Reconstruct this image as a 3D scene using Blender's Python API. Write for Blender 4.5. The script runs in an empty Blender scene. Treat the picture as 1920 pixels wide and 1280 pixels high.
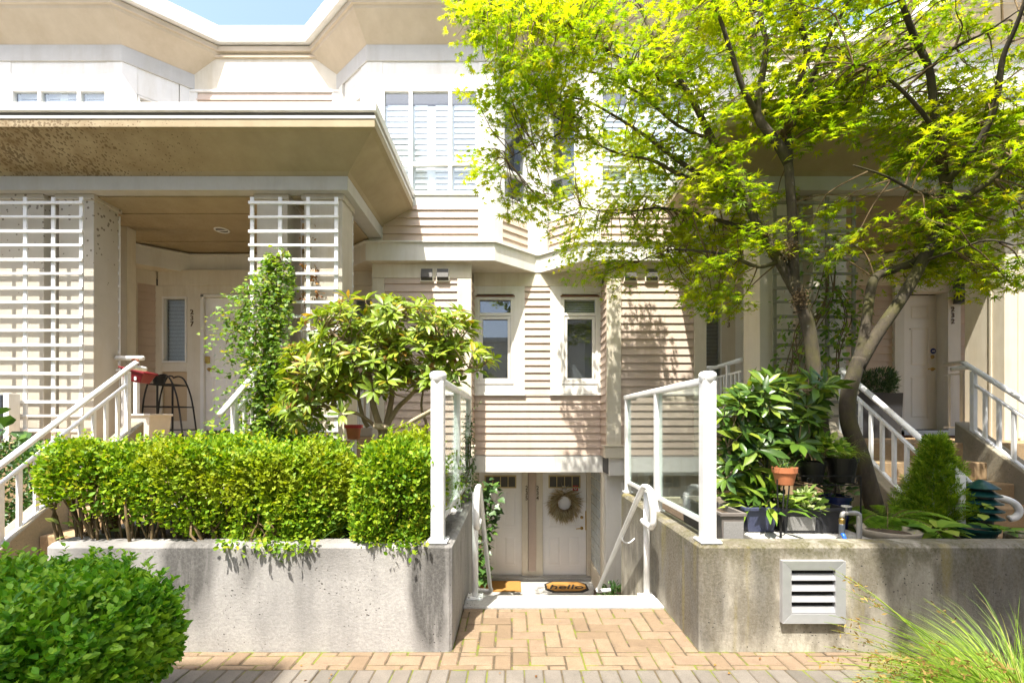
import bpy, math, random
import numpy as np
from mathutils import Vector
random.seed(7)
rng = np.random.default_rng(11)
scene = bpy.context.scene
COL = scene.collection
R = math.radians
EYE = 1.5
def xf(px, Y): return (px-960)*Y/853.0
def zf(py, Y): return EYE+(790-py)*Y/853.0
def at(px, py, Y): return (xf(px,Y), Y, zf(py,Y))

# ------------------------------------------------------------------ materials
MATS = {}
class NT:
    def __init__(s, name):
        s.m = bpy.data.materials.new(name); s.m.use_nodes = True
        s.t = s.m.node_tree; s.n = s.t.nodes; s.l = s.t.links
        s.n.clear()
        s.out = s.n.new('ShaderNodeOutputMaterial')
        s.co = s.n.new('ShaderNodeTexCoord')
    def node(s, kind, **kw):
        n = s.n.new(kind)
        for k, v in kw.items():
            if k.startswith('i_'): n.inputs[k[2:].replace('_',' ')].default_value = v
            else: setattr(n, k, v)
        return n
    def link(s, a, b): s.l.new(a, b)
    def coords(s, scale=(1,1,1)):
        mp = s.node('ShaderNodeMapping'); mp.inputs['Scale'].default_value = scale
        s.link(s.co.outputs['Object'], mp.inputs['Vector']); return mp.outputs['Vector']
    def noise(s, scale, detail=4, rough=.6, stretch=(1,1,1)):
        n = s.node('ShaderNodeTexNoise'); n.inputs['Scale'].default_value = scale
        n.inputs['Detail'].default_value = detail; n.inputs['Roughness'].default_value = rough
        s.link(s.coords(stretch), n.inputs['Vector']); return n.outputs['Fac']
    def ramp(s, fac, stops):
        r = s.node('ShaderNodeValToRGB'); cr = r.color_ramp
        while len(cr.elements) < len(stops): cr.elements.new(.5)
        for e, (p, c) in zip(cr.elements, stops):
            e.position = p; e.color = (c, c, c, 1) if isinstance(c, (int, float)) else (*c, 1)
        s.link(fac, r.inputs['Fac']); return r.outputs['Color']
    def mix(s, fac, a, b, mode='MIX'):
        m = s.node('ShaderNodeMix', data_type='RGBA', blend_type=mode)
        for sock, v in ((m.inputs[0], fac), (m.inputs[6], a), (m.inputs[7], b)):
            if hasattr(v, 'links'): s.link(v, sock)
            elif isinstance(v, (int, float)): sock.default_value = v
            else: sock.default_value = (*v, 1)
        return m.outputs[2]
    def math(s, op, a, b=0.0, clamp=False):
        m = s.node('ShaderNodeMath', operation=op); m.use_clamp = clamp
        for sock, v in ((m.inputs[0], a), (m.inputs[1], b)):
            if hasattr(v, 'links'): s.link(v, sock)
            else: sock.default_value = v
        return m.outputs[0]
    def xyz(s):
        x = s.node('ShaderNodeSeparateXYZ'); s.link(s.co.outputs['Object'], x.inputs[0]); return x.outputs
    def bsdf(s, col, rough=.6, bump=None, bstr=.3, bdist=.01, metal=0.0, spec=.5):
        b = s.node('ShaderNodeBsdfPrincipled')
        if hasattr(col, 'links'): s.link(col, b.inputs['Base Color'])
        else: b.inputs['Base Color'].default_value = (*col, 1)
        if hasattr(rough, 'links'): s.link(rough, b.inputs['Roughness'])
        else: b.inputs['Roughness'].default_value = rough
        b.inputs['Metallic'].default_value = metal
        b.inputs['Specular IOR Level'].default_value = spec
        if bump is not None:
            bn = s.node('ShaderNodeBump'); bn.inputs['Strength'].default_value = bstr
            bn.inputs['Distance'].default_value = bdist
            s.link(bump, bn.inputs['Height']); s.link(bn.outputs[0], b.inputs['Normal'])
        s.link(b.outputs[0], s.out.inputs[0]); return b

def painted(name, col, rough=.55, var=.08, dirt=(.45,.4,.3), dirtamt=.25, bump=.12, scale=6):
    t = NT(name)
    c = t.mix(t.ramp(t.noise(scale,5), [(.3,0.0),(.75,1.0)]), tuple(x*(1-var) for x in col), tuple(min(1,x*(1+var*.6)) for x in col))
    d = t.ramp(t.noise(3.0,7,.7,(1.6,1.6,.2)), [(.48,0.0),(.74,1.0)])
    c = t.mix(t.math('MULTIPLY', d, dirtamt), c, tuple(a*b for a,b in zip(col,dirt)))
    t.bsdf(c, rough, t.noise(60,3), bump, .004)
    MATS[name] = t.m; return t.m
def plain(name, col, rough=.5, metal=0.0, var=.1, scale=20, spec=.5, bump=.1):
    t = NT(name)
    c = t.mix(t.noise(scale,4), tuple(x*(1-var) for x in col), tuple(min(1,x*(1+var)) for x in col))
    t.bsdf(c, rough, t.noise(scale*4,3), bump, .003, metal, spec)
    MATS[name] = t.m; return t.m

painted('white_trim', (.74,.72,.67), .5, .05, (.66,.6,.46), .38)
painted('cream_trim', (.67,.61,.49), .55, .06, (.65,.55,.36), .4)
def white_metal():
    t = NT('white_metal')
    c = t.mix(t.ramp(t.noise(7,6,.7), [(.35,0.0),(.7,1.0)]), (.74,.745,.73), (.83,.835,.83))
    d = t.ramp(t.noise(3,7,.7,(1,1,.4)), [(.50,0.0),(.72,1.0)])
    c = t.mix(t.math('MULTIPLY', d, .32), c, (.50,.47,.38))
    ch = t.ramp(t.noise(30,5,.65), [(.685,0.0),(.71,1.0)])
    c = t.mix(t.math('MULTIPLY', ch, .7), c, (.30,.19,.10))
    t.bsdf(c, t.ramp(t.noise(14,4), [(.3,.28),(.7,.5)]), t.noise(50,4), .12, .003); MATS['white_metal'] = t.m
white_metal()
painted('door_paint', (.84,.82,.785), .4, .03, (.8,.75,.65), .12, .06)
painted('shaded_post', (.50,.46,.38), .55, .08, (.65,.55,.36), .45)  # darker cream: the shadow behind the trellis is put into the colour
painted('weathered_trim', (.27,.255,.185), .7, .25, (.45,.42,.25), .7, .3, 9)
painted('siding', (.57,.455,.368), .55, .07, (.72,.62,.5), .3, .2, 4)
painted('tan_panel', (.50,.37,.22), .55, .08)
painted('grey_band', (.50,.485,.45), .7, .07, (.7,.62,.5), .35, .35)

def stucco(name='stucco', ca=(.47,.385,.275), cb=(.57,.48,.36)):
    t = NT(name)
    X,Y,Z = t.xyz()
    c = t.mix(t.ramp(t.noise(3,6,.65), [(.3,0.0),(.7,1.0)]), ca, cb)
    d = t.ramp(t.noise(1.3,6,.7,(.6,1,.6)), [(.5,0.0),(.8,1.0)])
    c = t.mix(t.math('MULTIPLY', d, .3), c, (.30,.22,.11))
    # mildew spotting, heaviest on the far left of the low porch roof
    g = t.math('MULTIPLY', t.math('SUBTRACT', -2.9, X), .45, True)
    low = t.math('MULTIPLY', t.math('LESS_THAN', Z, 4.9), t.math('ADD', .18, t.math('MULTIPLY', t.math('GREATER_THAN', Z, 4.27), .82)))
    v = t.node('ShaderNodeTexVoronoi'); v.inputs['Scale'].default_value = 30
    wv = t.node('ShaderNodeTexNoise'); wv.inputs['Scale'].default_value = 30; t.link(t.coords(), wv.inputs['Vector'])
    wm = t.node('ShaderNodeVectorMath', operation='MULTIPLY_ADD'); t.link(wv.outputs['Color'], wm.inputs[0]); wm.inputs[1].default_value = (.04,.04,.04); t.link(t.coords((1,.75,1)), wm.inputs[2])
    t.link(wm.outputs[0], v.inputs['Vector'])
    thr = t.math('MULTIPLY', t.ramp(t.noise(2.5,4), [(.3,.24),(.7,.62)]), g)
    spot = t.math('MULTIPLY', t.math('LESS_THAN', v.outputs['Distance'], thr), low)
    c = t.mix(t.math('MULTIPLY', spot, .75), c, (.10,.065,.03))
    fog = t.math('MULTIPLY', t.math('MULTIPLY', g, t.ramp(t.noise(4,5,.7), [(.40,0.0),(.66,1.0)])), t.math('MULTIPLY', low, .75))
    c = t.mix(fog, c, (.19,.125,.055))
    t.bsdf(c, .85, t.noise(140,3,.7), .35, .004); MATS[name] = t.m
stucco()
stucco('shaded_stucco',(.33,.265,.16),(.41,.335,.21))  # darker stucco copy, the porch roof's shade put into the colour
def spotted_post():
    t = NT('spotted_post'); X,Y,Z = t.xyz()
    c = t.mix(t.noise(5,5), (.46,.42,.35), (.55,.51,.43))  # base darkened as well, trellis shadow put into the colour
    d = t.ramp(t.noise(2.5,6,.7,(1,1,.3)), [(.5,0.0),(.75,1.0)])
    c = t.mix(t.math('MULTIPLY', d, .35), c, (.40,.33,.2))
    g = t.math('MULTIPLY', t.math('SUBTRACT', Z, 2.6), .55, True)
    g = t.math('MULTIPLY', g, t.math('LESS_THAN', X, -4.5))
    v = t.node('ShaderNodeTexVoronoi'); v.inputs['Scale'].default_value = 15
    t.link(t.coords(), v.inputs['Vector'])
    thr = t.math('MULTIPLY', t.ramp(t.noise(3,4), [(.35,.16),(.7,.50)]), g)
    c = t.mix(t.math('MULTIPLY', t.math('LESS_THAN', v.outputs['Distance'], thr), .8), c, (.12,.09,.06))
    t.bsdf(c, .6, t.noise(60,3), .15, .004); MATS['spotted_post'] = t.m
spotted_post()

def concrete(name, base, stain, moss, mossamt, streak, bands=(), edge=0.0):
    t = NT(name); X,Y,Z = t.xyz()
    c = t.mix(t.ramp(t.noise(5,8,.65), [(.3,0.0),(.7,1.0)]), tuple(x*.78 for x in base), base)
    st = t.ramp(t.noise(1.7,7,.62,(1.4,1.4,.22)), [(.44 if not edge else .38,0.0),(.66 if not edge else .58,1.0)])
    c = t.mix(t.math('MULTIPLY', st, streak), c, stain)
    big = t.ramp(t.noise(2.3,7,.7,(1,1,.6)), [(.45,0.0),(.7,1.0)])
    top = t.math('MULTIPLY', t.math('SUBTRACT', Z, .02), 1.5, True)
    mm = t.math('MULTIPLY', t.math('MULTIPLY', big, top), mossamt)
    c = t.mix(mm, c, moss)
    for (xc,wd,zlo,amt) in bands:      # old run-off stains below the coping
        wob = t.math('ADD', X, t.math('MULTIPLY', t.math('SUBTRACT', t.noise(3.1,5,.6,(1,1,.5)), .5), .22))
        k = t.math('SUBTRACT', 1.0, t.math('DIVIDE', t.math('ABSOLUTE', t.math('SUBTRACT', wob, xc)), wd), True)
        k = t.math('MULTIPLY', k, t.math('MULTIPLY', t.math('SUBTRACT', Z, zlo), 3.0, True))
        k = t.math('MULTIPLY', t.math('MULTIPLY', k, 2.2, True), t.ramp(t.noise(6,7,.7,(2.5,1,.35)), [(.25,.35),(.5,1.0)]))
        c = t.mix(t.math('MULTIPLY', k, amt), c, (.055,.052,.047))
    if edge:
        e = t.math('MULTIPLY', t.math('SUBTRACT', Z, .40), 3.6, True)
        e = t.math('MULTIPLY', e, t.ramp(t.noise(5.5,8,.72,(1,1,.8)), [(.40,0.0),(.53,1.0)]))
        c = t.mix(t.math('MULTIPLY', e, edge), c, moss)
        f2 = t.ramp(t.noise(3.4,9,.68,(1.3,1.3,.55)), [(.47,0.0),(.60,1.0)])
        c = t.mix(t.math('MULTIPLY', f2, .75), c, stain)
        y2 = t.ramp(t.noise(2.2,4,.5,(3,3,.25)), [(.60,0.0),(.68,1.0)])
        c = t.mix(t.math('MULTIPLY', y2, .5), c, (.24,.19,.03))
    fine = t.ramp(t.noise(48,6,.75), [(.40,0.0),(.62,1.0)])
    c = t.mix(t.math('MULTIPLY', fine, .42), c, tuple(x*.45 for x in base))
    v = t.node('ShaderNodeTexVoronoi'); v.inputs['Scale'].default_value = 30
    wv = t.node('ShaderNodeTexNoise'); wv.inputs['Scale'].default_value = 40; t.link(t.coords(), wv.inputs['Vector'])
    wm = t.node('ShaderNodeVectorMath', operation='MULTIPLY_ADD'); t.link(wv.outputs['Color'], wm.inputs[0]); wm.inputs[1].default_value = (.022,.022,.022); t.link(t.coords((1,1,1.35)), wm.inputs[2])
    t.link(wm.outputs[0], v.inputs['Vector'])
    thr = t.ramp(t.noise(3.3,3), [(.40,0.02),(.7,.20)])
    pit = t.math('LESS_THAN', v.outputs['Distance'], thr)
    c = t.mix(t.math('MULTIPLY', pit, .92), c, (.045,.04,.033))
    h = t.math('SUBTRACT', t.noise(55,6,.7), t.math('MULTIPLY', pit, 1.2))
    t.bsdf(c, .88, h, .5, .008); MATS[name] = t.m
concrete('concrete_pale', (.47,.45,.425), (.13,.127,.125), (.15,.14,.10), .3, .55, [(-2.12,.20,.12,.9),(-1.72,.10,.30,.6),(-.55,.16,-.1,.95),(-1.25,.35,.45,.45),(-2.75,.3,.42,.5)])
concrete('concrete_mossy', (.60,.555,.46), (.11,.092,.06), (.07,.062,.016), .3, .5, [(1.28,.16,-.1,.8),(1.62,.10,.0,.7),(1.98,.2,.02,.5),(3.2,.5,.1,.75)], .95)
concrete('concrete_brown', (.36,.32,.24), (.17,.14,.09), (.14,.125,.05), .5, .5)
concrete('concrete_floor', (.46,.45,.42), (.28,.265,.24), (.2,.2,.12), .2, .4)
concrete('step_tan', (.42,.29,.16), (.27,.18,.095), (.2,.16,.08), .3, .4)

def brick_mat(name, a, b, c3):
    t = NT(name)
    g = t.node('ShaderNodeNewGeometry')
    c = t.ramp(g.outputs['Random Per Island'], [(0.0,a),(.5,b),(1.0,c3)])
    c = t.mix(t.math('MULTIPLY', t.ramp(t.noise(9,7,.7), [(.4,0.0),(.75,1.0)]), .45), c, tuple(x*.5 for x in a))
    sp = t.ramp(t.noise(160,3,.7), [(.5,0.0),(.62,1.0)])
    c = t.mix(t.math('MULTIPLY', sp, .45), c, tuple(x*.4 for x in b))
    st = t.ramp(t.noise(1.6,5,.7), [(.55,0.0),(.75,1.0)])
    c = t.mix(t.math('MULTIPLY', st, .35), c, (.17,.14,.09))
    t.bsdf(c, .85, t.noise(120,5,.7), .45, .004); MATS[name] = t.m
brick_mat('brick_buff', (.180,.124,.074), (.25,.18,.112), (.215,.15,.098))
brick_mat('brick_grey', (.125,.11,.09), (.18,.158,.13), (.155,.13,.105))

def ground_mat():
    t = NT('joint_moss')
    c = t.ramp(t.noise(5,7,.7), [(.36,(.05,.036,.022)),(.50,(.10,.075,.04)),(.57,(.12,.14,.012)),(.8,(.17,.21,.012))])
    t.bsdf(c, .95, t.noise(90,4), .6, .01); MATS['joint_moss'] = t.m
ground_mat()
def soil_mat():
    t = NT('soil')
    c = t.ramp(t.noise(22,7,.7), [(.3,(.035,.024,.015)),(.6,(.09,.06,.035)),(.8,(.2,.14,.08))])
    t.bsdf(c, .95, t.noise(60,5), .8, .03); MATS['soil'] = t.m
soil_mat()

def leaf_mat(name, stops, trans=.45, tint=(1.15,1.1,.5), rough=.5, spec=.35, patch=None):
    t = NT(name); g = t.node('ShaderNodeNewGeometry')
    c = t.ramp(g.outputs['Random Per Island'], stops)
    n = t.ramp(t.noise(2.2,3), [(.3,0.0),(.7,1.0)])
    c = t.mix(n, c, t.mix(1.0, c, (.72,.8,.65), 'MULTIPLY'))
    if patch: c = t.mix(t.math('MULTIPLY', t.ramp(t.noise(patch[0],3), [(patch[1],0.0),(patch[1]+.14,1.0)]), patch[3]), c, patch[2])
    b = t.node('ShaderNodeBsdfPrincipled'); t.link(c, b.inputs['Base Color'])
    b.inputs['Roughness'].default_value = rough; b.inputs['Specular IOR Level'].default_value = spec
    tr = t.node('ShaderNodeBsdfTranslucent')
    t.link(t.mix(1.0, c, tint, 'MULTIPLY'), tr.inputs['Color'])
    mx = t.node('ShaderNodeMixShader'); mx.inputs[0].default_value = trans
    t.link(b.outputs[0], mx.inputs[1]); t.link(tr.outputs[0], mx.inputs[2]); t.link(mx.outputs[0], t.out.inputs[0])
    MATS[name] = t.m
leaf_mat('maple_leaf', [(0,(.16,.29,.012)),(.4,(.30,.44,.016)),(.8,(.44,.53,.02)),(1,(.58,.52,.03))], .64, (1.2,1.16,.35), .5, .2, (1.3,.48,(.52,.55,.015),.55))
leaf_mat('box_leaf', [(0,(.08,.19,.012)),(.4,(.19,.35,.018)),(.85,(.36,.50,.03)),(1,(.52,.50,.06))], .45, (1.2,1.1,.35), .5, .25, (2.2,.5,(.45,.48,.03),.5))
leaf_mat('box_leaf_green', [(0,(.06,.21,.012)),(.5,(.16,.41,.022)),(1,(.38,.60,.06))], .4, (1.2,1.1,.4), .4, .3, (4.5,.5,(.36,.56,.05),.45))
leaf_mat('rhodo_leaf', [(0,(.12,.20,.02)),(.5,(.26,.36,.03)),(.90,(.40,.47,.05)),(.96,(.46,.33,.05)),(1,(.38,.20,.05))], .38, (1.2,1.1,.4), .4, .4)
leaf_mat('rhodo_dark', [(0,(.03,.075,.015)),(.5,(.075,.15,.02)),(.85,(.16,.26,.035)),(1,(.28,.33,.045))], .3, (1.2,1.1,.4), .3, .6)
leaf_mat('vine_leaf', [(0,(.075,.17,.02)),(.5,(.17,.30,.03)),(.9,(.30,.42,.05)),(1,(.42,.38,.06))], .45, (1.2,1.1,.4))
leaf_mat('dark_leaf', [(0,(.03,.075,.02)),(.5,(.06,.14,.03)),(1,(.13,.24,.04))], .3, (1.2,1.1,.4), .4, .5)
leaf_mat('fern_leaf', [(0,(.09,.2,.015)),(.5,(.17,.32,.025)),(1,(.27,.43,.04))], .4, (1.2,1.1,.4))
leaf_mat('conifer_leaf', [(0,(.11,.22,.015)),(.5,(.23,.38,.03)),(1,(.42,.52,.05))], .4, (1.2,1.1,.4))
leaf_mat('seed_head', [(0,(.22,.13,.04)),(.5,(.34,.22,.07)),(1,(.45,.32,.12))], .3, (1.1,1,.7), .8, .1)
leaf_mat('juniper_leaf', [(0,(.03,.07,.035)),(.6,(.065,.14,.065)),(1,(.13,.22,.08))], .2, (1.1,1.1,.6))
leaf_mat('hosta_leaf', [(0,(.10,.22,.03)),(.5,(.2,.34,.04)),(1,(.36,.44,.07))], .4, (1.2,1.1,.4))
leaf_mat('pale_leaf', [(0,(.17,.30,.06)),(.5,(.32,.43,.12)),(1,(.55,.58,.3))], .4, (1.1,1.1,.5))
leaf_mat('grass_blade', [(0,(.14,.27,.02)),(.5,(.28,.42,.035)),(.9,(.42,.52,.08)),(1,(.5,.42,.14))], .4, (1.2,1.1,.4))
leaf_mat('dead_leaf', [(0,(.16,.06,.02)),(.5,(.30,.13,.03)),(1,(.42,.24,.07))], .3, (1.1,1,.6))
leaf_mat('dry_grass', [(0,(.38,.28,.16)),(.5,(.54,.43,.28)),(1,(.68,.58,.42))], .3, (1.1,1,.8), .8, .1)

def bark(name, a, b, moss, amt):
    t = NT(name)
    c = t.mix(t.ramp(t.noise(9,6,.7,(1,1,.35)), [(.3,0.0),(.7,1.0)]), a, b)
    m = t.ramp(t.noise(2.6,5,.65), [(.46,0.0),(.62,1.0)])
    c = t.mix(t.math('MULTIPLY', m, amt), c, moss)
    l = t.ramp(t.noise(17,4,.6), [(.66,0.0),(.72,1.0)])
    c = t.mix(t.math('MULTIPLY', l, .5), c, (.26,.26,.21))
    t.bsdf(c, .9, t.noise(40,6,.7,(1,1,.3)), .7, .012); MATS[name] = t.m
bark('maple_bark', (.027,.021,.013), (.08,.063,.04), (.075,.07,.013), .75)
bark('rhodo_bark', (.16,.11,.06), (.36,.27,.17), (.2,.18,.08), .4)
bark('cut_branch', (.42,.33,.2), (.56,.46,.31), (.4,.33,.18), .3)
bark('stem_brown', (.10,.065,.03), (.22,.15,.07), (.16,.12,.05), .4)

plain('brass', (.55,.38,.13), .35, 1.0, .15)
plain('number_brown', (.13,.085,.04), .5)
plain('black_metal', (.018,.017,.017), .45, .3)
plain('dark_planter', (.028,.029,.033), .5, 0, .12)
plain('blue_planter', (.05,.058,.11), .5)
plain('navy_glaze', (.012,.02,.075), .12, 0, .2, 12)
plain('speckle_planter', (.24,.235,.225), .75, 0, .45, 120)
plain('grey_planter', (.16,.14,.125), .6)
plain('terracotta', (.46,.16,.065), .75, 0, .18, 14)
plain('red_plastic', (.16,.009,.014), .35)
plain('bin_plastic', (.56,.53,.47), .45)
plain('vent_dark', (.07,.065,.055), .5)
plain('louvre_alu', (.50,.50,.51), .38, .5, .12, 14)
plain('black_hole', (.012,.011,.01), .9)
plain('interior', (.10,.10,.10), .9)
plain('blind_white', (.72,.72,.71), .5)
plain('shutter_white', (.85,.85,.85), .45)
plain('lantern_green', (.006,.045,.04), .28, .2)
plain('lamp_grey', (.09,.105,.13), .4, .4)
plain('galvanized', (.40,.39,.37), .5, .6, .2)
plain('hose_blue', (.015,.11,.55), .35)
plain('hose_clear', (.25,.3,.32), .2)
plain('stone_bowl', (.27,.235,.175), .85, 0, .4, 14)
plain('mat_coir', (.33,.175,.05), .95, 0, .3, 120, .1, .8)
plain('mat_black', (.02,.017,.014), .95)
plain('rust_brown', (.17,.06,.025), .6)
plain('sticker_red', (.52,.03,.04), .4)
plain('sticker_white', (.75,.75,.75), .4)
plain('sticker_blue', (.015,.05,.30), .4)
plain('sticker_grey', (.36,.38,.40), .4)
plain('roofing', (.20,.19,.18), .9)
plain('opposite_wall', (.62,.58,.5), .8, 0, .1, 2)
plain('gold_frame', (.52,.42,.2), .5)

def glass(name, tint=(.85,.92,.9), refl=1.0):
    t = NT(name)
    lw = t.node('ShaderNodeLayerWeight'); lw.inputs['Blend'].default_value = .5
    fr = t.math('ADD', .035, t.math('MULTIPLY', t.math('POWER', lw.outputs['Facing'], 5.0), .9))
    tr = t.node('ShaderNodeBsdfTransparent'); tr.inputs['Color'].default_value = (*tint,1)
    gl = t.node('ShaderNodeBsdfGlossy'); gl.inputs['Roughness'].default_value = 0.01
    gl.inputs['Color'].default_value = (.95,.97,1,1)
    mx = t.node('ShaderNodeMixShader')
    t.link(t.math('MULTIPLY', fr, refl, True), mx.inputs[0])
    t.link(tr.outputs[0], mx.inputs[1]); t.link(gl.outputs[0], mx.inputs[2]); t.link(mx.outputs[0], t.out.inputs[0])
    MATS[name] = t.m
glass('window_glass', (.93,.96,.97), 2.0)
glass('rail_glass', (.88,.945,.91), 1.0)
def glassblock():
    t = NT('glass_block'); c = t.mix(t.noise(6,3), (.30,.36,.38), (.55,.6,.6))
    t.bsdf(c, .08, t.noise(14,3), .5, .02, 0, .8); MATS['glass_block'] = t.m
glassblock()

# ------------------------------------------------------------------ mesh helpers
class MB:
    def __init__(s): s.v = []; s.f = []
    def box(s, x0,x1,y0,y1,z0,z1):
        if x0>x1: x0,x1=x1,x0
        if y0>y1: y0,y1=y1,y0
        if z0>z1: z0,z1=z1,z0
        b = len(s.v)
        s.v += [(x0,y0,z0),(x1,y0,z0),(x1,y1,z0),(x0,y1,z0),(x0,y0,z1),(x1,y0,z1),(x1,y1,z1),(x0,y1,z1)]
        s.f += [tuple(b+i for i in q) for q in ((0,3,2,1),(4,5,6,7),(0,1,5,4),(1,2,6,5),(2,3,7,6),(3,0,4,7))]; return s
    def hexa(s, pts):   # 8 points, same order as box
        b = len(s.v); s.v += [tuple(p) for p in pts]
        s.f += [tuple(b+i for i in q) for q in ((0,3,2,1),(4,5,6,7),(0,1,5,4),(1,2,6,5),(2,3,7,6),(3,0,4,7))]; return s
    def poly(s, pts):
        b = len(s.v); s.v += [tuple(p) for p in pts]; s.f.append(tuple(range(b, b+len(pts)))); return s
    def sweep(s, path, prof, caps=True):
        """closed profile [(out,z)] swept along a 2-D path; out is to the right of travel"""
        P = [Vector(p) for p in path]; n = len(P); k = len(prof); rings = []
        for i in range(n):
            ds = []
            if i>0: ds.append((P[i]-P[i-1]).normalized())
            if i<n-1: ds.append((P[i+1]-P[i]).normalized())
            ns = [Vector((d.y,-d.x)) for d in ds]
            m = ns[0] if len(ns)==1 else (ns[0]+ns[1])/(1+ns[0].dot(ns[1]))
            b = len(s.v); rings.append(b)
            for (o,z) in prof: s.v.append((P[i].x+m.x*o, P[i].y+m.y*o, z))
        for i in range(n-1):
            a,b = rings[i],rings[i+1]
            for j in range(k):
                j2 = (j+1)%k
                s.f.append((a+j, b+j, b+j2, a+j2))
        if caps:
            s.f.append(tuple(rings[0]+j for j in range(k))); s.f.append(tuple(rings[-1]+j for j in reversed(range(k))))
        return s
    def siding(s, p0, p1, z0, z1, lap=.119, out=.023):
        z = z0
        while z < z1-.005:
            zt = min(z+lap, z1)
            s.sweep([p0,p1], [(-.03,z),(out,z),(.003+(out-.003)*(1-(zt-z)/lap),zt),(-.03,zt)])
            z = zt
        return s
    def tube(s, pts, rad, sides=8, smooth=0, cap=True):
        P = [Vector(p) for p in pts]
        Rr = list(rad) if hasattr(rad,'__len__') else [rad]*len(P)
        if smooth and len(P)>2:
            Q=[];S=[]
            for i in range(len(P)-1):
                a=P[max(i-1,0)];b=P[i];c=P[i+1];d=P[min(i+2,len(P)-1)]
                for q in range(smooth):
                    t=q/smooth
                    Q.append(.5*((2*b)+(c-a)*t+(2*a-5*b+4*c-d)*t*t+(3*b-a-3*c+d)*t**3)); S.append(Rr[i]*(1-t)+Rr[i+1]*t)
            Q.append(P[-1]);S.append(Rr[-1]); P,Rr=Q,S
        n=len(P); up=None; rings=[]
        for i in range(n):
            d = (P[min(i+1,n-1)]-P[max(i-1,0)])
            if d.length<1e-9: d=Vector((0,0,1))
            d.normalize()
            if up is None: up = Vector((0,0,1)) if abs(d.z)<.9 else Vector((1,0,0))
            x = d.cross(up)
            if x.length<1e-4: x = d.cross(Vector((0,1,.3)))
            x.normalize(); y = x.cross(d).normalized(); up = y
            b=len(s.v); rings.append(b)
            for k in range(sides):
                a=2*math.pi*(k+.5)/sides
                s.v.append(tuple(P[i]+x*(Rr[i]*math.cos(a))+y*(Rr[i]*math.sin(a))))
        for i in range(n-1):
            for k in range(sides):
                k2=(k+1)%sides
                s.f.append((rings[i]+k,rings[i]+k2,rings[i+1]+k2,rings[i+1]+k))
        if cap:
            s.f.append(tuple(rings[0]+k for k in reversed(range(sides)))); s.f.append(tuple(rings[-1]+k for k in range(sides)))
        return s
    def lathe(s, prof, c=(0,0,0), n=24, squash=(1,1)):
        rings=[]
        for (r,z) in prof:
            b=len(s.v); rings.append(b)
            for k in range(n):
                a=2*math.pi*k/n; s.v.append((c[0]+r*math.cos(a)*squash[0], c[1]+r*math.sin(a)*squash[1], c[2]+z))
        for i in range(len(prof)-1):
            for k in range(n):
                k2=(k+1)%n; s.f.append((rings[i]+k,rings[i]+k2,rings[i+1]+k2,rings[i+1]+k))
        s.f.append(tuple(rings[0]+k for k in reversed(range(n)))); s.f.append(tuple(rings[-1]+k for k in range(n))); return s
    def build(s, name, mat, parent=None, bevel=0.0, smooth=False):
        me = bpy.data.meshes.new(name); me.from_pydata(s.v, [], s.f); me.validate()
        import bmesh
        bm = bmesh.new(); bm.from_mesh(me); bmesh.ops.recalc_face_normals(bm, faces=bm.faces); bm.to_mesh(me); bm.free()
        if smooth:
            for p in me.polygons: p.use_smooth = True
        return link(name, me, mat, parent, bevel)

    
    def build_split(s, name, mat, parent=None, bevel=0.0):
        par=list(range(len(s.v)))
        def fnd(i):
            while par[i]!=i: par[i]=par[par[i]]; i=par[i]
            return i
        for f in s.f:
            for i in f[1:]:
                a,b=fnd(f[0]),fnd(i)
                if a!=b: par[b]=a
        groups={}
        for f in s.f: groups.setdefault(fnd(f[0]),[]).append(f)
        out=None
        for g in groups.values():
            m=MB(); mp={}
            for f in g:
                m.f.append(tuple(mp.setdefault(i,len(mp)) for i in f))
            m.v=[s.v[i] for i in mp]
            out=m.build(name,mat,parent,bevel)
        return out
ORG = {}
def link(name, me, mat, parent=None, bevel=0.0):
    me.materials.append(MATS[mat] if isinstance(mat,str) else mat)
    o = bpy.data.objects.new(name, me); COL.objects.link(o)
    if parent is not None:
        o.parent = parent
        w = parent.get('_w'); 
        L = ORG.get(parent.name, (0,0,0)); o.location = (-L[0],-L[1],-L[2])
    if bevel:
        b = o.modifiers.new('bevel','BEVEL'); b.width = bevel; b.segments = 2; b.limit_method = 'ANGLE'
    return o
def tag(o, label=None, cat=None, group=None, kind=None):
    if label: o['label'] = label
    if cat: o['category'] = cat
    if group: o['group'] = group
    if kind: o['kind'] = kind
    return o
def thing(name, label, cat, loc, group=None):
    o = bpy.data.objects.new(name, None); COL.objects.link(o); o.location = loc
    o.empty_display_size = .1
    ORG[o.name] = tuple(loc)
    return tag(o, label, cat, group)
def structure(name, mb, mat, bevel=0.0):
    return tag(mb.build(name, mat, None, bevel), kind='structure')

def text_mesh(name, body, size, mat, parent, loc, rot, extrude=.004, bold=.006, shear=0.0, space=.95, align='CENTER', width=1.0):
    cu = bpy.data.curves.new(name, 'FONT'); cu.body = body; cu.size = size; cu.extrude = extrude
    cu.offset = bold*size; cu.shear = shear; cu.align_x = align; cu.align_y = 'CENTER'; cu.space_line = space
    tmp = bpy.data.objects.new('tmp', cu); COL.objects.link(tmp)
    dg = bpy.context.evaluated_depsgraph_get()
    me = bpy.data.meshes.new_from_object(tmp.evaluated_get(dg)); bpy.data.objects.remove(tmp)
    me.name = name
    from mathutils import Matrix, Euler
    me.transform(Matrix.Translation(loc) @ Euler(rot).to_matrix().to_4x4() @ Matrix.Diagonal((width,1,1,1)))
    me.materials.clear()
    return link(name, me, mat, parent)

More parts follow.
